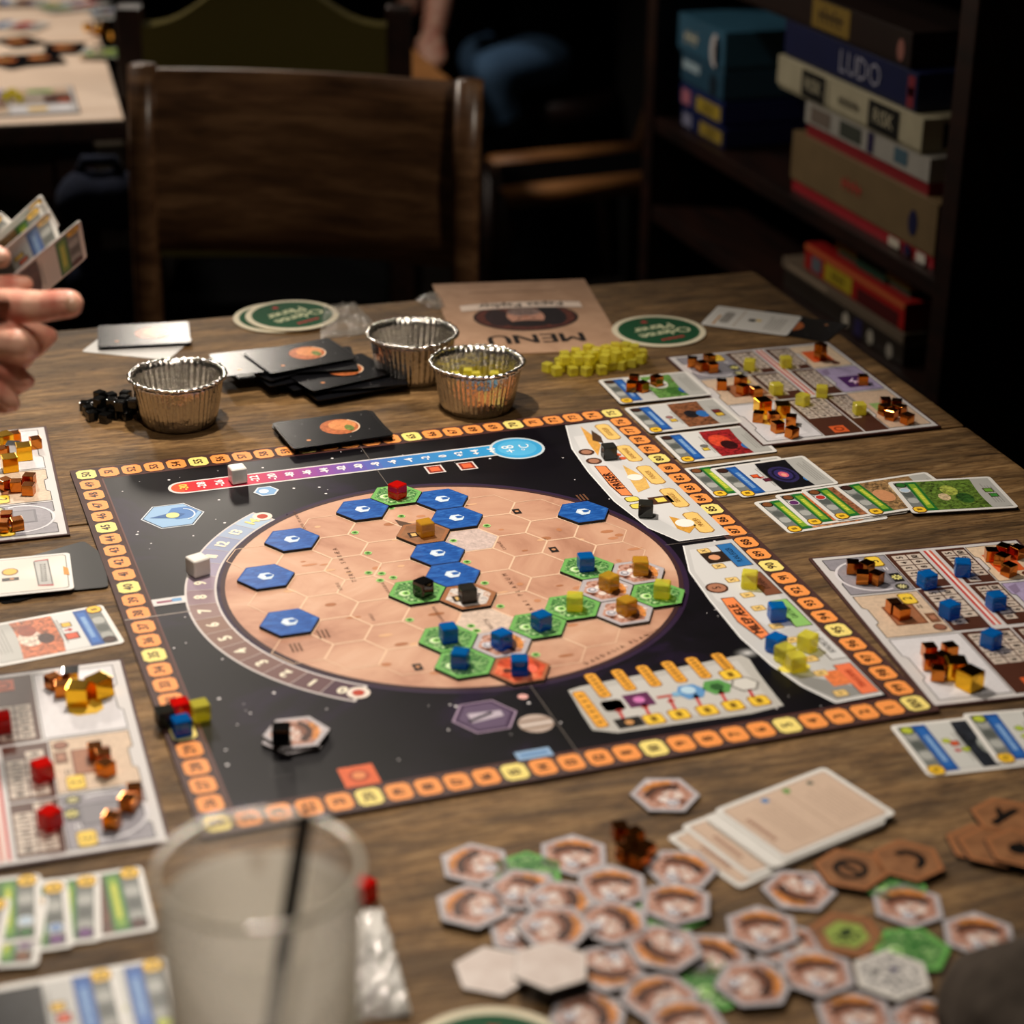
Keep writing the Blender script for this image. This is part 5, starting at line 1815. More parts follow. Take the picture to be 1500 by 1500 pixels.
# ================================================================ player boards
def player_board(pos, rz, label):
    t = empty('player_board', pos, rz, label, 'player board')
    W_, H_ = 0.170, 0.230
    th = 0.0018
    MB().box(0, 0, 0, W_, H_, th, 0.0004).build('board_body', 'board_edge', t)
    P = Print()
    P.rect(0.0022, 0.0022, W_ - 0.0022, H_ - 0.0022, '#cbc8c8', 0)
    P.build('printed_base', t, (0, 0, th + LAY * 0.5))
    z = th + LAY * 1.5
    # resource areas: each with its stepped outline
    def area(name, a0, b0, a1, b1, col, art, fill):
        P = Print()
        st = [(a0, b0), (a1, b0), (a1, b1), (a0, b1), (a0, b0 + (b1 - b0) * 0.72), (a0 + 0.003, b0 + (b1 - b0) * 0.68), (a0 + 0.003, b0 + (b1 - b0) * 0.35), (a0, b0 + (b1 - b0) * 0.31)]
        P.poly(st, col, 0, art)
        P.path(st + st[:1], 0.0006, '#1c1816', 1)
        fill(P)
        P.build(name, t, (0, 0, z))

    def badge(P, x, y, n):
        P.rect(x - 0.006, y - 0.0085, x + 0.006, y + 0.0085, '#8a6a18', 2, 0, 0.002)
        P.rect(x - 0.0052, y - 0.0077, x + 0.0052, y + 0.0077, '#ecc843', 3, 0, 0.002)
        P.text(str(n), x, y, 0.010, '#2a1c08', 4, UP)

    def f_t(P):
        P.arc(0.034, 0.192, 0.024, 0.026, R(60), R(290), '#d6d4da', 1.5, 18)
        P.rect(0.022, 0.176, 0.048, 0.200, '#6a6870', 1.6)
        P.rect(0.024, 0.178, 0.046, 0.198, '#7d7b82', 1.8)
        badge(P, 0.046, 0.2135, 3)
        P.rect(0.048, 0.178, 0.056, 0.192, '#1e1c1c', 2)
        for a in range(4):
            P.line((0.052 - 0.004 * math.cos(a * PI / 4), 0.185 - 0.004 * math.sin(a * PI / 4)), (0.052 + 0.004 * math.cos(a * PI / 4), 0.185 + 0.004 * math.sin(a * PI / 4)), 0.0014, '#e8e08a', 3)
        P.circ(0.050, 0.170, 0.0052, '#3a3830', 2)
        for a in range(4):
            P.line((0.050 - 0.0035 * math.cos(a * PI / 4), 0.170 - 0.0035 * math.sin(a * PI / 4)), (0.050 + 0.0035 * math.cos(a * PI / 4), 0.170 + 0.0035 * math.sin(a * PI / 4)), 0.0009, '#e8e0a0', 3)
        P.text('=', 0.050, 0.200, 0.010, '#e8e6e8', 3, UP)
    area('titanium_area', 0.008, 0.164, 0.0575, 0.223, '#8f8c94', 0.12, f_t)

    def f_s(P):
        P.rect(0.022, 0.112, 0.046, 0.142, '#7a4a30', 1.5)
        P.rect(0.0235, 0.1135, 0.0445, 0.1405, '#9a6444', 1.8, 0.1)
        badge(P, 0.046, 0.1505, 2)
        P.rect(0.048, 0.112, 0.056, 0.126, '#7a5138', 2)
        P.rect(0.050, 0.116, 0.054, 0.122, '#a9745a', 3)
        P.circ(0.051, 0.1045, 0.0050, '#5a3626', 2)
        P.circ(0.051, 0.1045, 0.0040, '#8d5a42', 3)
        P.text('=', 0.050, 0.137, 0.010, '#2a1c14', 3, UP)
    area('steel_area', 0.008, 0.0965, 0.0575, 0.161, '#cdb59d', 0.15, f_s)

    def f_m(P):
        P.rect(0.020, 0.042, 0.042, 0.070, '#e0b43a', 1.5, 0.05, 0.005)
        P.poly([(0.016, 0.012), (0.050, 0.016), (0.046, 0.034), (0.030, 0.026)], '#e6e4e8', 1.5)
    area('money_area', 0.008, 0.008, 0.0600, 0.0935, '#d6d4d8', 0.07, f_m)

    def f_h(P):
        P.rect(0.130, 0.178, 0.152, 0.208, '#d8602e', 1.5, 0.15)
        P.circ(0.150, 0.172, 0.004, '#5a2a1a', 2)
    area('heat_area', 0.1235, 0.164, 0.164, 0.223, '#dcc4a8', 0.12, f_h)

    def f_e(P):
        P.rect(0.134, 0.108, 0.156, 0.136, '#4a2460', 1.5)
        P.poly([(0.142, 0.114), (0.148, 0.122), (0.144, 0.124), (0.149, 0.132), (0.139, 0.122), (0.144, 0.120)], '#e8d2f0', 2)
        P.poly([(0.126, 0.154), (0.134, 0.158), (0.132, 0.146), (0.126, 0.142)], '#8a7a9a', 1.5)
    area('energy_area', 0.1235, 0.0985, 0.164, 0.160, '#a99cc0', 0.15, f_e)

    def f_p(P):
        P.rect(0.132, 0.030, 0.154, 0.066, '#8fae6a', 1.5, 0.2)
        P.poly([(0.138, 0.036), (0.150, 0.044), (0.146, 0.058), (0.138, 0.052)], '#4a7a36', 2)
    area('plant_area', 0.1235, 0.008, 0.164, 0.095, '#cdb29a', 0.15, f_p)

    # production tracks with their number cells
    def track(a0, b0, a1, b1, cols, last):
        P = Print()
        P.rect(a0, b0, a1, b1, '#4c2a1e', 0, 0.06)
        n = 5
        for c in range(cols):
            for r_ in range(n + (1 if c < cols - 1 and cols < 3 else 0)):
                v = (5 - r_) if c == 0 else (10 - r_)
                if v < 0:
                    continue
                ww = min(0.0115, (a1 - a0 - 0.004) / cols - 0.001)
                hh = 0.0078
                xx = a0 + 0.0035 + ww / 2 + c * (ww + 0.001)
                yy = b1 - 0.008 - r_ * 0.0090
                P.rect(xx - ww / 2, yy - hh / 2, xx + ww / 2, yy + hh / 2, '#c9bbae', 1)
                P.text(str(v), xx, yy, 0.0070, '#2a160e', 2, UP, 0.1, 1.0, 0.04)
        if last:
            P.rect((a0 + a1) / 2 - 0.007, b0 + 0.004, (a0 + a1) / 2 + 0.007, b0 + 0.019, '#d9602e', 1.5)
            P.arc((a0 + a1) / 2, b0 + 0.0115, 0.0030, 0.0046, 0, 2 * PI, '#8a3010', 2.5, 14)
        P.build('production_track', t, (0, 0, z))
    track(0.0585, 0.165, 0.0865, 0.224, 2, False)
    track(0.0585, 0.097, 0.0865, 0.163, 2, False)
    track(0.0615, 0.006, 0.0985, 0.0940, 3, True)
    track(0.0990, 0.165, 0.1225, 0.224, 2, False)
    track(0.0990, 0.0985, 0.1225, 0.163, 2, False)
    track(0.1000, 0.006, 0.1225, 0.0940, 2, False)
    P = Print()
    for k, c_ in enumerate(('#c23a34', '#e8dcd6', '#c8604a')):
        P.rect(0.0895 + 0.0022 * k, 0.100, 0.0915 + 0.0022 * k, 0.224, c_, 0)
    P.build('stripe', t, (0, 0, z))
    return t


p = pw(1366, 1040)
player_board((p.x, p.y, TZ), R(-6.1), 'player board with blue cubes right of the game board')
player_board((0.5555, 0.4335, TZ), R(-1.9), 'player board with yellow cubes at the back right of the table')
p = pw(180, 968)
player_board((p.x, p.y, TZ), PI + R(-2.0), 'player board with red cubes left of the game board')
p = pw(68, 627)
player_board((p.x, p.y, TZ), PI + R(-2.5), 'player board with many gold and copper cubes near the hand')

# ================================================================ cubes
def cube_mesh(mat, bev=0.09):
    bm = bmesh.new()
    bmesh.ops.create_cube(bm, size=1, matrix=Matrix.Translation((0, 0, 0.5)))
    bmesh.ops.bevel(bm, geom=bm.edges[:], offset=bev, segments=3, affect='EDGES', profile=0.6)
    me = bpy.data.meshes.new('cube_' + mat)
    bm.to_mesh(me)
    bm.free()
    me.materials.append(MATS[mat])
    return me


CM = {k: cube_mesh(k, 0.05 if k in ('copper', 'gold', 'silver') else 0.14) for k in ('copper', 'gold', 'silver', 'blue_plastic', 'red_plastic', 'yellow_plastic', 'amber_plastic', 'black_plastic', 'smoke_plastic', 'white_plastic')}
crg = random.Random(21)
placed = []


def cube(kind, x, y, z, size, label, group=None, rz=None, nm='resource_cube'):
    o = link(nm, CM[kind], None, (x, y, z), crg.uniform(-0.6, 0.6) if rz is None else rz)
    o.scale = (size, size, size)
    return tag(o, label, 'cube', group)


def cube_px(kind, px, py, z, size, label, group=None, rz=None):
    """px, py: pixel of the cube's centre; the cube rests at height z"""
    p = pw(px, py, z + size / 2)
    # keep cubes of one cluster from running into each other
    for _ in range(40):
        hit = False
        for (qx, qy, qz, qs) in placed:
            if abs(qz - z) < min(size, qs) * 0.9:
                d = math.hypot(p.x - qx, p.y - qy)
                lim = (size + qs) * 0.56
                if d < lim:
                    if d < 1e-6:
                        d = 1e-6
                    p.x += (p.x - qx) / d * (lim - d) * 0.6 + 1e-5
                    p.y += (p.y - qy) / d * (lim - d) * 0.6
                    hit = True
        if not hit:
            break
    placed.append((p.x, p.y, z, size))
    return cube(kind, p.x, p.y, z, size, label, group, rz)


PBZ = TZ + 0.0018 + LAY * 4
S8, S10 = 0.0090, 0.0126


def cluster(kind, pts, z, size, label, group):
    for p_ in pts:
        cube_px(kind, p_[0], p_[1], z + (p_[2] if len(p_) > 2 else 0), size, label, group)


# back right player board
B = 'on the back right player board'
cluster('copper', [(1014, 530), (1039, 526), (1028, 536), (1043, 538)], PBZ, S8, 'copper cube on the grey titanium space ' + B, 'copper cubes, titanium, back right board')
cluster('copper', [(1057, 563), (1085, 558), (1088, 570), (1108, 574)], PBZ, S8, 'copper cube on the brown steel space ' + B, 'copper cubes, steel, back right board')
cluster('gold', [(1117, 594), (1146, 600)], PBZ, S10, 'large gold cube on the money space ' + B, 'gold cubes, money, back right board')
cluster('copper', [(1111, 610), (1133, 611), (1139, 625), (1159, 615), (1160, 633)], PBZ, S8, 'copper cube on the money space ' + B, 'copper cubes, money, back right board')
cube_px('copper', 1202, 519, PBZ, S8, 'copper cube lower of two stacked on the back right heat space', None, 0.2)
cube_px('copper', 1202, 510, PBZ + S8 + 0.0002, S8, 'copper cube upper of two stacked on the back right heat space', None, 0.5)
cube_px('copper', 1264, 556, PBZ, S8, 'single copper cube on the purple energy space ' + B)
cluster('copper', [(1297, 590), (1312, 592), (1306, 607), (1329, 613), (1318, 600), (1296, 600)], PBZ, S8, 'copper cube on the green plant space ' + B, 'copper cubes, plants, back right board')
cluster('yellow_plastic', [(1098, 534), (1151, 530), (1137, 569), (1204, 573), (1176, 585), (1259, 598)], PBZ, 0.0104, 'clear yellow cube marking a production track on the back right board', 'yellow production markers')
# right player board
B = 'on the player board with blue cubes'
cluster('copper', [(1249, 830), (1265, 831), (1263, 845), (1283, 846)], PBZ, S8, 'copper cube on the grey titanium space ' + B, 'copper cubes, titanium, right board')
cluster('copper', [(1309, 888), (1321, 897)], PBZ, S8, 'copper cube on the brown steel space ' + B, 'copper cubes, steel, right board')
cluster('copper', [(1361, 953), (1391, 952), (1362, 970), (1374, 986), (1379, 966)], PBZ, S8, 'copper cube on the money space ' + B, 'copper cubes, money, right board')
cluster('gold', [(1399, 979), (1421, 994)], PBZ, 0.0135, 'large gold cube on the money space ' + B, 'gold cubes, money, right board')
cluster('copper', [(1452, 812), (1470, 806), (1468, 820), (1478, 834), (1488, 808)], PBZ, S8, 'copper cube on the orange heat space ' + B, 'copper cubes, heat, right board')
cluster('blue_plastic', [(1358, 849), (1391, 893), (1410, 831), (1459, 880), (1452, 936)], PBZ, 0.0116, 'clear blue cube on a production track of the right board', 'blue production markers')
# near-left player board
B = 'on the player board with red cubes'
cluster('gold', [(115, 1016), (143, 1006)], PBZ, 0.0135, 'large gold cube on the money space ' + B, 'gold cubes, money, red board')
cluster('copper', [(78, 998), (91, 1009)], PBZ, S8, 'copper cube beside the gold cubes on the red-cube player board', 'copper cubes, money, red board')
cube_px('silver', 104, 991, PBZ, 0.0105, 'silver cube on the money space ' + B)
cluster('copper', [(139, 1100), (152, 1110), (155, 1125)], PBZ, S8, 'copper cube on the brown steel space ' + B, 'copper cubes, steel, red board')
cluster('copper', [(197, 1160), (188, 1176), (164, 1202)], PBZ, S8, 'copper cube on the grey titanium space ' + B, 'copper cubes, titanium, red board')
cluster('red_plastic', [(62, 1128), (73, 1198), (2, 1058)], PBZ, 0.0116, 'clear red cube marking a production track left of the game board', 'red production markers')
# far-left player board
B = 'on the player board near the hand'
cluster('gold', [(35, 661), (14, 678), (6, 645)], PBZ, S10, 'large gold cube on the money space ' + B, 'gold cubes, money, board near hand')
cube_px('silver', 19, 657, PBZ, 0.0105, 'silver cube on the money space ' + B)
cluster('copper', [(52, 648), (22, 640), (4, 662)], PBZ, S8, 'copper cube on the money space ' + B, 'copper cubes, money, board near hand')
cluster('copper', [(42, 716), (43, 702), (24, 711), (8, 709)], PBZ, S8, 'copper cube on the brown steel space ' + B, 'copper cubes, steel, board near hand')
cluster('copper', [(10, 758), (25, 767), (4, 770)], PBZ, S8, 'copper cube on the grey titanium space ' + B, 'copper cubes, titanium, board near hand')
# copper cubes on the card with green art
cz = TZ + 0.0022 + CT + 5 * LAY
cluster('copper', [(925, 566), (929, 556), (941, 566), (962, 557)], cz, S8, 'copper cube on the blue banner card with green art', 'copper cubes on the green art card')
# front pile
cluster('copper', [(908, 1217), (926, 1224), (917, 1250), (932, 1258), (946, 1246), (933, 1240)], TZ, S8, 'dark copper cube on the wood between board and loose tiles', 'copper cubes on the wood in front')
cube_px('red_plastic', 533, 1303, TZ, 0.0116, 'clear red cube on the wood beside the drinking glass')
# markers on the board
cube_px('white_plastic', 348, 694, 7 * LAY, 0.0132, 'white cube on the temperature track', None, 0.08)
cube_px('white_plastic', 290, 828, 7 * LAY, 0.0138, 'white cube on the curved oxygen track', None, 0.35)
tz = MZ + TH + 4 * LAY
for kind, x, y, lab in (('red_plastic', 582, 718, 'clear red cube on a green tile on the planet'), ('amber_plastic', 623, 773, 'clear amber cube on the brown tile between the ocean tiles'), ('black_plastic', 620, 860, 'black cube on a green tile on the planet'),
                        ('smoke_plastic', 685, 869, 'smoky dark cube on the brown bordered pale tile'), ('blue_plastic', 858, 823, 'clear blue cube on the green tile beside the city tiles'), ('amber_plastic', 938, 829, 'clear amber cube on the city tile nearest the award panel'),
                        ('amber_plastic', 892, 852, 'clear amber cube on the city tile between green tiles'), ('yellow_plastic', 842, 881, 'clear yellow-green cube on the green tile between blue-cube tiles'), ('yellow_plastic', 970, 863, 'clear yellow-green cube on the green tile at the planet rim'),
                        ('amber_plastic', 918, 887, 'clear amber cube on the city tile at the planet rim'), ('blue_plastic', 793, 909, 'clear blue cube on the green tile next to the yellow-cube green tile'), ('blue_plastic', 657, 927, 'clear blue cube on the green tile next to the blue-cube city tile'),
                        ('blue_plastic', 735, 936, 'clear blue cube on the city tile of the planet'), ('blue_plastic', 674, 964, 'clear blue cube on the green tile next to the crater tile'), ('blue_plastic', 761, 974, 'clear blue cube on the red crater tile')):
    cube_px(kind, x, y, tz, 0.0116, lab)
cube_px('black_plastic', 412, 1075, 3 * LAY + 2 * TH + 8 * LAY, 0.0116, 'dark cube on the city tile lying on the starfield')
pz = 8 * LAY
for kind, x, y, lab in (('smoke_plastic', 892, 661, 'smoky dark cube by the small round badges on the award panel'), ('smoke_plastic', 946, 745, 'smoky dark cube by the lower end of the award panel'), ('yellow_plastic', 1098, 848, 'clear yellow cube on the brown milestone strip'),
                        ('blue_plastic', 1138, 896, 'clear blue cube on the green milestone strip'), ('blue_plastic', 1137, 942, 'clear blue cube at the lower end of the orange milestone banner'), ('yellow_plastic', 1183, 939, 'clear yellow cube on the pale milestone strip'),
                        ('yellow_plastic', 1150, 957, 'clear yellow cube touching the blue cube on the milestone panel'), ('yellow_plastic', 1166, 969, 'clear yellow cube on the yellow patch of the milestone panel')):
    cube_px(kind, x, y, pz, 0.0116, lab)
cube_px('blue_plastic', 266, 1063, 5 * LAY, 0.0116, 'clear blue cube on the numbered border', None, 0.1)
cube_px('red_plastic', 264, 1038, 5 * LAY, 0.0116, 'clear red cube on the numbered border', None, 0.1)
cube_px('yellow_plastic', 288, 1040, 5 * LAY, 0.0116, 'clear yellow cube beside the red cube on the numbered border', None, 0.1)
cube_px('smoke_plastic', 246, 1047, 5 * LAY, 0.0116, 'smoky dark cube beside the red cube on the numbered border', None, 0.1)


def heap(kind, cx, cy, rx, ry, n, size, label, group, z0, seed, ang=0.0, top=0.35):
    """a loose heap: a packed bottom layer and a few on top"""
    rg = random.Random(seed)
    pts = []
    tries = 0
    while len(pts) < n and tries < 6000:
        tries += 1
        a, q = rg.uniform(0, 2 * PI), math.sqrt(rg.random())
        u, v = rx * q * math.cos(a), ry * q * math.sin(a)
        x, y = cx + u * math.cos(ang) - v * math.sin(ang), cy + u * math.sin(ang) + v * math.cos(ang)
        lv = 0 if rg.random() > top else 1
        if lv == 1 and (q > 0.75 or len(pts) < n * 0.4):
            continue
        if any(abs(l2 - lv) < 1 and math.hypot(x - x2, y - y2) < size * 1.13 for x2, y2, l2 in pts):
            continue
        pts.append((x, y, lv))
    for x, y, lv in pts:
        cube(kind, x, y, z0 + lv * (size + 0.0002), size, label, group, rg.uniform(0, PI / 2))


p = pw(172, 607)
heap('black_plastic', p.x, p.y, 0.029, 0.021, 24, 0.0088, 'glossy black cube in the heap beside the empty foil cup', 'heap of black cubes', TZ, 3, R(-20))
cube_px('black_plastic', 124, 594, TZ, 0.0082, 'glossy black cube lying apart from the black heap')
p = pw(876, 537)
heap('yellow_plastic', p.x, p.y, 0.052, 0.020, 44, 0.0086, 'clear yellow cube in the heap below the menu', 'heap of yellow cubes', TZ, 5, R(5), 0.4)


# ================================================================ foil cups
def foil_cup(px, py, label):
    p = pw(px, py)
    t = empty('foil_cup', (p.x, p.y, TZ), 0.3, label, 'cup')
    prof = [(0.0, 0.0), (0.026, 0.0), (0.0305, 0.0012), (0.0325, 0.006), (0.0345, 0.016), (0.0368, 0.028), (0.0386, 0.038), (0.0396, 0.0435)]
    th = 0.0006
    inner = [(max(0.0, r_ - th), z + (th if r_ < 0.031 else 0)) for r_, z in prof][::-1]

    def crimp(a, j, r_, z):
        if r_ > 0.0295 and j not in (7, 8):
            w_ = min(1.0, (r_ - 0.0295) / 0.003)
            return (r_ + 0.00055 * w_ * math.sin(46 * a + 1.3 * math.sin(5 * a)) + 0.0003 * w_ * math.sin(3 * a + 1), z)
        return (r_, z)
    MB().lathe(prof + inner, 230, crimp).build('cup_wall', 'foil', t)
    rim = []
    for k in range(10):
        a = 2 * PI * k / 10
        rim.append((0.0408 + 0.0019 * math.cos(a), 0.0438 + 0.0014 * math.sin(a)))

    def rough(a, j, r_, z):
        return (r_ + 0.0005 * math.sin(60 * a) + 0.0004 * math.sin(23 * a), z + 0.0005 * math.sin(41 * a) + 0.0004 * math.sin(4 * a))
    MB().lathe(rim, 230, rough, close=True).build('rolled_rim', 'cup_rim', t)
    return p


foil_cup(264, 618, 'empty silver foil cup beside the heap of black cubes')
foil_cup(605, 553, 'empty silver foil cup beside the menu')
p = foil_cup(699, 597, 'silver foil cup filled with yellow cubes')
G = 'yellow cubes inside the foil cup'
rg = random.Random(4)
for lv in range(3):
    pts = []
    tries = 0
    R_ = 0.0245 + 0.003 * lv
    while tries < 1500 and len(pts) < 17:
        tries += 1
        a, q = rg.uniform(0, 2 * PI), math.sqrt(rg.random()) * (R_ - 0.0)
        x, y = q * math.cos(a), q * math.sin(a)
        if all(math.hypot(x - u, y - v) > 0.0092 for u, v in pts):
            pts.append((x, y))
    for x, y in pts:
        cube('yellow_plastic', p.x + x, p.y + y, TZ + 0.0012 + lv * 0.0084, 0.0080, 'clear yellow cube inside the filled foil cup', G, rg.uniform(0, 1.5))

# ================================================================ menu, coasters
a, b_ = pw(917, 513), pw(672, 523)          # front edge (the sheet's top, it lies upside down)
d = (a - b_).normalized()
MW = (a - b_).length
nrm = Vector((-d.y, d.x, 0))
ML = 0.222
c = (a + b_) / 2 + nrm * ML / 2
t = empty('menu_card', (c.x, c.y, TZ), math.atan2(d.y, d.x) + PI, 'tan paper menu with an oval portrait lying upside down', 'menu')
MB().box(-MW / 2, -ML / 2, 0, MW / 2, ML / 2, 0.0012, 0.0003).build('menu_sheet', 'menu_paper', t)
P = Print()
for ox_ in (-0.0008, 0, 0.0008):
    P.text('MENU', ox_, 0.070, 0.036, '#150c0a', 2 + ox_ * 200, 0, 0.12)
P.circ(0, 0.006, 0.053, '#1d1210', 1, 0, 0.042, 36)
P.circ(0, 0.005, 0.050, '#5a2c22', 1.3, 0.7, 0.039, 36)
P.circ(-0.026, 0.004, 0.015, '#1c1418', 1.6, 0.5, 0.030, 20)
P.circ(0.028, 0.006, 0.013, '#2a1a1c', 1.7, 0.6, 0.026, 20)
P.circ(0.000, 0.004, 0.019, '#bd8a74', 1.9, 0.35, 0.025, 24)
P.circ(0.000, 0.026, 0.022, '#1c1214', 2.1, 0.3, 0.010, 20)
P.circ(0.000, -0.010, 0.017, '#7a6660', 2.2, 0.6, 0.013, 20)
P.circ(-0.007, 0.010, 0.0032, '#3a201a', 2.3, 0, 0.0018, 10)
P.circ(0.007, 0.010, 0.0032, '#3a201a', 2.3, 0, 0.0018, 10)
P.poly([(-0.002, 0.010), (0.002, 0.010), (0.0035, 0.001), (-0.0035, 0.001)], '#a8745e', 2.3)
pts = []
for i in range(13):
    u = -1 + i / 6
    pts.append((u * 0.062, -0.030 - 0.006 * (1 - u * u) + 0.004))
P.poly([(x, y - 0.010) for x, y in pts] + [(x, y + 0.009) for x, y in pts[::-1]], '#e6d2c2', 3)
P.path([(x, y - 0.010) for x, y in pts], 0.0008, '#4a2c22', 3.3)
P.path([(x, y + 0.009) for x, y in pts], 0.0008, '#4a2c22', 3.3)
P.text('Papas Papbar', 0, -0.0320, 0.0160, '#2a1712', 4, 0, 0.08, 1.0, 0.03)
for k in range(22):
    P.rect(-0.045 + k * 0.0042, -0.078, -0.042 + k * 0.0042, -0.0755, '#7a5a48', 1)
P.build('menu_print', t, (0, 0, 0.0012 + LAY), mat='print_matte')


def coaster(px, py, z, rz, label):
    p = pw(px, py, z)
    t = empty('beer_coaster', (p.x, p.y, z), rz, label, 'coaster', 'green beer coasters')
    r_ = 0.0465
    MB().lathe([(0, 0), (r_ - 0.0003, 0), (r_, 0.0004), (r_, 0.0011), (r_ - 0.0003, 0.0014), (0, 0.0014)], 64, smooth=False).build('coaster_disc', 'cream_board', t)
    P = Print()
    P.circ(0, 0, 0.0405, '#0f4a2b', 0, 0, n=56)
    P.arc(0, 0, 0.0388, 0.0394, 0, 2 * PI, '#2f6a44', 1, 56)
    P.text('Odense', -0.002, 0.0085, 0.0205, '#dfe2b8', 2, R(0), 0.02)
    P.text('Pilsner', 0.002, -0.0085, 0.0205, '#dfe2b8', 2, R(0), 0.02)
    for k in range(8):
        P.rect(-0.013 + 0.0034 * k, 0.0232, -0.0108 + 0.0034 * k, 0.0275 + 0.001 * (k % 2), '#b5303a', 2)
    st = []
    for k in range(10):
        a = PI / 2 + k * PI / 5
        q = 0.0050 if k % 2 == 0 else 0.0022
        st.append((q * math.cos(a), -0.0275 + q * math.sin(a)))
    P.poly(st, '#b5303a', 2)
    P.build('coaster_print', t, (0, 0, 0.0014 + LAY), mat='print_matte')
    return t


coaster(410, 466, TZ + 0.0002, R(200), 'green and cream beer coaster mostly hidden beneath another coaster')
coaster(428, 463, TZ + 0.0022, R(205), 'green and cream beer coaster lying on another coaster')
coaster(965, 486, TZ, R(190), 'green and cream beer coaster tucked against the menu')
coaster(720, 1566, TZ, R(160), 'cream rimmed beer coaster by the loose off-white tiles')


# ================================================================ plastic bags
def crumple(name, label, corners, z0, amp, mat, seed, n=26, cat='plastic bag', part='bag_film'):
    rg = random.Random(seed)
    ps = [pw(*q, z0) for q in corners]
    c = sum(ps, Vector()) / 4
    t = empty(name, (c.x, c.y, z0), 0, label, cat)
    waves = [(rg.uniform(2, 9), rg.uniform(2, 9), rg.uniform(0, 6)) for _ in range(9)]
    vs, fs = [], []
    for lay in (0, 1):
        for i in range(n + 1):
            for j in range(n + 1):
                u, v = i / n, j / n
                q = ps[0].lerp(ps[1], u).lerp(ps[3].lerp(ps[2], u), v)
                env = 0.25 + 0.75 * (math.sin(PI * u) * math.sin(PI * v)) ** 0.4
                h = sum(abs(math.sin(a * u * PI + b2 * v * PI + f)) for a, b2, f in waves) / 9
                h = amp * h * env * (1.0 if lay else 0.25) + (0.0006 if lay else 0.0002)
                jx, jy = rg.uniform(-1, 1) * 0.0006, rg.uniform(-1, 1) * 0.0006
                vs.append((q.x - c.x + jx, q.y - c.y + jy, h))
        off = lay * (n + 1) ** 2
        for i in range(n):
            for j in range(n):
                a = off + i * (n + 1) + j
                fs.append((a, a + n + 1, a + n + 2, a + 1))
    MB().add(vs, fs, True).build(part, mat, t)
    return t


crumple('plastic_bag', 'clear plastic bag lying under the coasters at the back edge', ((470, 452), (520, 446), (560, 488), (470, 498)), TZ, 0.010, 'plastic_bag', 1)
crumple('plastic_bag', 'clear plastic scrap poking out behind the menu', ((608, 442), (640, 432), (652, 452), (640, 456)), TZ, 0.012, 'plastic_bag', 2, 12)
crumple('plastic_bag', 'shiny crumpled plastic bag beside the drinking glass', ((515, 1352), (562, 1342), (602, 1490), (500, 1500)), TZ, 0.022, 'bright_bag', 3, 30)

# ================================================================ glass with straw
g = pd(378, 1272, 0.823)
t = empty('drinking_glass', (g.x, g.y, TZ), 0, 'tall empty drinking glass with milky residue in front of the board', 'glass')
GH = g.z - TZ
ro_, rb_ = 0.0428, 0.033
prof = []
for i in range(11):
    u = i / 10
    prof.append((rb_ + (ro_ - rb_) * u ** 0.8, 0.002 + (GH - 0.003) * u))
outer = [(0.0, 0.0), (rb_ - 0.003, 0.0)] + prof
th = 0.0018
inner = [(ro_ - 0.0010, GH - 0.0002)] + [(r_ - th, z) for r_, z in prof[::-1][1:-1]] + [(rb_ - th - 0.001, 0.014), (0.0, 0.012)]
MB().lathe(outer[:-1], 64).build('glass_wall', 'thin_glass', t)
MB().lathe([(ro_ - 0.0024, GH - 0.0010), (ro_ - 0.0020, GH + 0.0008), (ro_ - 0.0010, GH + 0.0014), (ro_ + 0.0002, GH + 0.0008), (ro_ + 0.0004, GH - 0.0010), (ro_ - 0.0010, GH - 0.0016)], 64, close=True).build('glass_lip', 'glass_lip', t)
res = [(r_ - th - 0.0004, z) for r_, z in prof[1:]]
MB().lathe(res, 64).build('milky_residue', 'residue', t)
MB().lathe([(0, 0.0135), (rb_ - th - 0.0008, 0.0145), (rb_ - th + 0.0002, 0.024), (0, 0.024)], 48).build('drink_remains', 'drink', t)
# straw: leans in the glass, top past the far rim
top = pd(447, 1196, 0.80)
bot = Vector((g.x - 0.016, g.y - 0.014, TZ + 0.026))
mid = pd(410, 1400, 0.775)
t2 = empty('drinking_straw', bot, 0, 'black drinking straw leaning in the tall glass', 'straw')
pts = [Vector((0, 0, 0)), (top - bot)]
ring = []
ax = (top - bot).normalized()
s_ = MB()
s_.tube(pts, 0.0035, 14, caps=False)
s_.tube([p_ for p_ in pts], 0.0029, 14, caps=False)
s_.build('straw_tube', 'straw_black', t2)

# ================================================================ hand holding cards
HD = 1.27


def hp_(x, y, dd=0.0):
    return pd(x, y, HD + dd)


k_ = HD / FPX     # metres per pixel at the hand
hroot = hp_(-30, 520)
hand = empty('person', hroot, 0, "person's bare hand gripping a fan of cards at the table edge", 'person')
h = []


def fin(pts):
    global h
    h += chain([(hp_(x, y, dd) - hroot, r_ * k_) for x, y, dd, r_ in pts], 0.3)


# big straight digit pointing right
fin([(-40, 452, 0.000, 30), (10, 448, -0.002, 27), (62, 449, -0.004, 24.5), (86, 446, -0.005, 23), (101, 445, -0.005, 22)])
# back of the hand and wrist
fin([(-40, 452, 0.004, 34), (-20, 500, 0.010, 40), (-60, 540, 0.020, 46), (-130, 560, 0.03, 44), (-200, 575, 0.035, 44)])
fin([(-20, 470, 0.002, 36), (5, 492, 0.000, 30)])
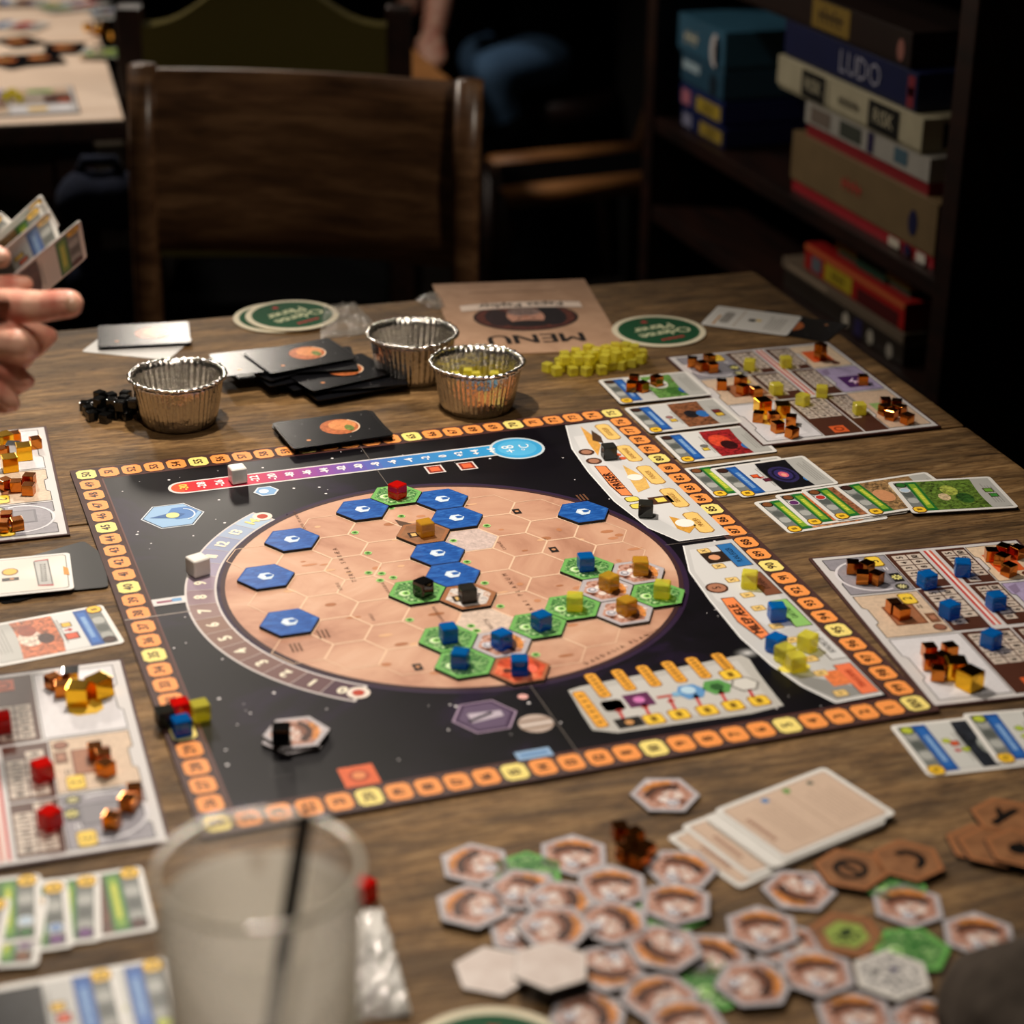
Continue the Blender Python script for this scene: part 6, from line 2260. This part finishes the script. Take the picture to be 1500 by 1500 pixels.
# folded fingers below: knuckles towards the viewer, tips tucked in
fin([(-20, 500, 0.000, 32), (24, 503, -0.010, 25), (38, 512, 0.002, 20), (30, 528, 0.016, 17), (10, 530, 0.020, 16)])
fin([(-20, 520, 0.004, 30), (8, 540, 0.000, 22), (30, 556, 0.004, 16), (40, 558, 0.012, 12), (28, 566, 0.016, 12)])
fin([(-25, 545, 0.006, 27), (-4, 570, 0.002, 19), (14, 586, 0.006, 15), (18, 592, 0.012, 13), (4, 596, 0.014, 12)])
# finger behind, tip below the cards
fin([(-60, 425, 0.016, 22), (-10, 420, 0.010, 18), (22, 416, 0.008, 15), (38, 415, 0.008, 12)])
# digit pressing the cards from the front
fin([(-70, 400, -0.004, 24), (-40, 372, -0.026, 22), (-12, 374, -0.036, 18), (2, 378, -0.038, 15)])
fin([(-60, 425, 0.012, 30), (-50, 470, 0.006, 36)])
# one more folded finger seen dark behind
fin([(0, 486, 0.022, 22), (48, 486, 0.030, 18), (72, 492, 0.034, 14), (58, 508, 0.034, 13), (42, 520, 0.03, 12)])
blob('hand', h, 0.0016, 'skin', hand, 7)
# nail on the big digit
nm_ = MB()
ctr = hp_(103, 446, -0.0150) - hroot
vs, fs = [], []
for i in range(7):
    for j in range(7):
        u, v = (i - 3) / 3, (j - 3) / 3
        rr_ = max(abs(u), abs(v))
        q = math.hypot(u, v) or 1
        s2 = rr_ / q
        X, Y = u * s2, v * s2
        vs.append(ctr + RX * (X * 8.0 * k_) + DN * (Y * 11 * k_ + X * 2.0 * k_) + FW * ((X * X * 3 + Y * Y * 3.5) * k_))
for i in range(6):
    for j in range(6):
        a = i * 7 + j
        fs.append((a, a + 1, a + 8, a + 7))
nm_.add(vs, fs, True).build('fingernail', 'nail', hand)


def hand_card(corner_top, corner_right, corner_left_dir, depth, face, label):
    """oriented from three pixels at given depths: top-left corner, top-right corner, point down the left edge"""
    A = pd(corner_top[0], corner_top[1], depth[0])
    B_ = pd(corner_right[0], corner_right[1], depth[1])
    D_ = pd(corner_left_dir[0], corner_left_dir[1], depth[2])
    ex = (B_ - A).normalized()
    ey = (A - D_).normalized()
    ez = ex.cross(ey).normalized()
    ey = ez.cross(ex).normalized()
    ctr_ = A + ex * CW / 2 - ey * CH / 2
    t = empty('playing_card', ctr_, 0, label, 'card', 'cards held in the hand')
    mw = Matrix.Identity(4)
    for i in range(3):
        mw[i][0], mw[i][1], mw[i][2], mw[i][3] = ex[i], ey[i], ez[i], ctr_[i]
    t.matrix_world = mw
    cb_ = link('card_body', CARD_W, t)
    if face:
        link('printed_face', face, cb_, (0, 0, CT + LAY))
    return t


# cards lean away from the viewer: right side farther, foot nearer
for dx, dy, x, y, dep, f, lab in ((36, 30, 0, 309, 1.275, 'dome', 'green banner card furthest from the thumb side in the hand'), (26, 44, 60, 284, 1.290, 'plants', 'green banner card with its top corner raised in the hand'),
                                  (22, 46, 57, 296, 1.280, 'sand', 'brown art card behind the blue banner card in the hand'), (18, 50, 73, 306, 1.277, 'probe', 'blue banner card with dark art in the hand'),
                                  (10, 54, 117, 321, 1.292, 'stump', 'green banner card with dark bark art in front of the hand cards')):
    hand_card((x, y), (x + dx, y + dy), (x - 150, y + 125), (dep, dep + 0.0585, dep - 0.0234), FACE[f], lab)

# sleeve at the front right
p0_, p1_, p2_ = pw(1478, 1482, 0.030), pw(1560, 1530, 0.045), pw(1800, 1700, 0.07)
o_ = Vector((p0_.x, p0_.y, TZ))
t = empty('person', o_, 0, "person's forearm in a dark grey sleeve resting on the table", 'person')
blob('forearm', chain([(pw(1480, 1478, 0.022) - o_, 0.020), (p0_ - o_, 0.028), (p1_ - o_, 0.036), (p2_ - o_, 0.042)]), 0.006, 'skin', t, 4)
bl = chain([(pw(1452, 1452, 0.022) - o_, 0.022), (p0_ - o_, 0.034), (p1_ - o_, 0.052), (p2_ - o_, 0.058)], 0.25)
rg = random.Random(8)
bl = [(c_ + Vector((rg.uniform(-1, 1), rg.uniform(-1, 1), rg.uniform(-0.5, 0.5))) * 0.003, r_ * rg.uniform(0.95, 1.05)) for c_, r_ in bl]
blob('sleeve', bl, 0.004, 'dark_fabric', t, 4)

# ================================================================ the other game on the rear table
RZ = 0.0


def rear(px, py):
    return pw(px, py, RZ)


p = rear(118, 166)
player_board((p.x, p.y, RZ), PI / 2 + R(-4), 'blurred pale player board on the rear table')
for k, (x, y, a, f, body, lab) in enumerate(((30, 62, 20, 'b', CARD_B, 'black face-down card nearest the wall end of the rear table'), (95, 72, -10, 'b', CARD_B, 'black planet-backed card by the white cube on the rear table'), (60, 88, 5, 'b', CARD_B, 'black planet-backed card behind the rear player board'),
                                            (15, 92, 30, 'b', CARD_B, 'black planet-backed card left of the rear player board'), (28, 40, 60, 'ants', None, 'pale card with orange art on the rear table'), (85, 14, 15, 'plants', None, 'bright card with green and red art at the far end of the rear table'),
                                            (120, 10, 35, 'ants', None, 'pink and red card beside the blue card on the rear table'), (160, 25, 10, 'probe', None, 'blue banner card behind the gold cubes on the rear table'), (30, 8, 80, 'canyon', None, 'pale card at the far end of the rear table'),
                                            (160, 84, 70, 'plants', None, 'green edged card at the right border of the rear table'))):
    p = rear(x, y)
    card_at((p.x, p.y, RZ + 0.0006 + 0.0007 * k), R(a), BACK if f == 'b' else FACE[f], lab, None, body)
for kind, x, y, s_, lab, gr in (('gold', 129, 40, 0.012, 'large gold cube on the rear table', 'gold cubes on the rear table'), ('gold', 151, 36, 0.012, 'large gold cube on the rear table', 'gold cubes on the rear table'),
                                ('gold', 167, 52, 0.012, 'large gold cube on the rear table', 'gold cubes on the rear table'), ('gold', 142, 46, 0.012, 'large gold cube on the rear table', 'gold cubes on the rear table'),
                                ('silver', 141, 72, 0.012, 'silver cube in front of the gold cubes on the rear table', None),
                                ('yellow_plastic', 18, 135, 0.010, 'clear yellow cube on the rear player board', 'yellow cubes on the rear player board'), ('yellow_plastic', 28, 142, 0.010, 'clear yellow cube on the rear player board', 'yellow cubes on the rear player board'),
                                ('yellow_plastic', 8, 140, 0.010, 'clear yellow cube on the rear player board', 'yellow cubes on the rear player board')):
    cube_px(kind, x, y, RZ + (0.0035 if 'player' in lab else 0.0085), s_, lab, gr)
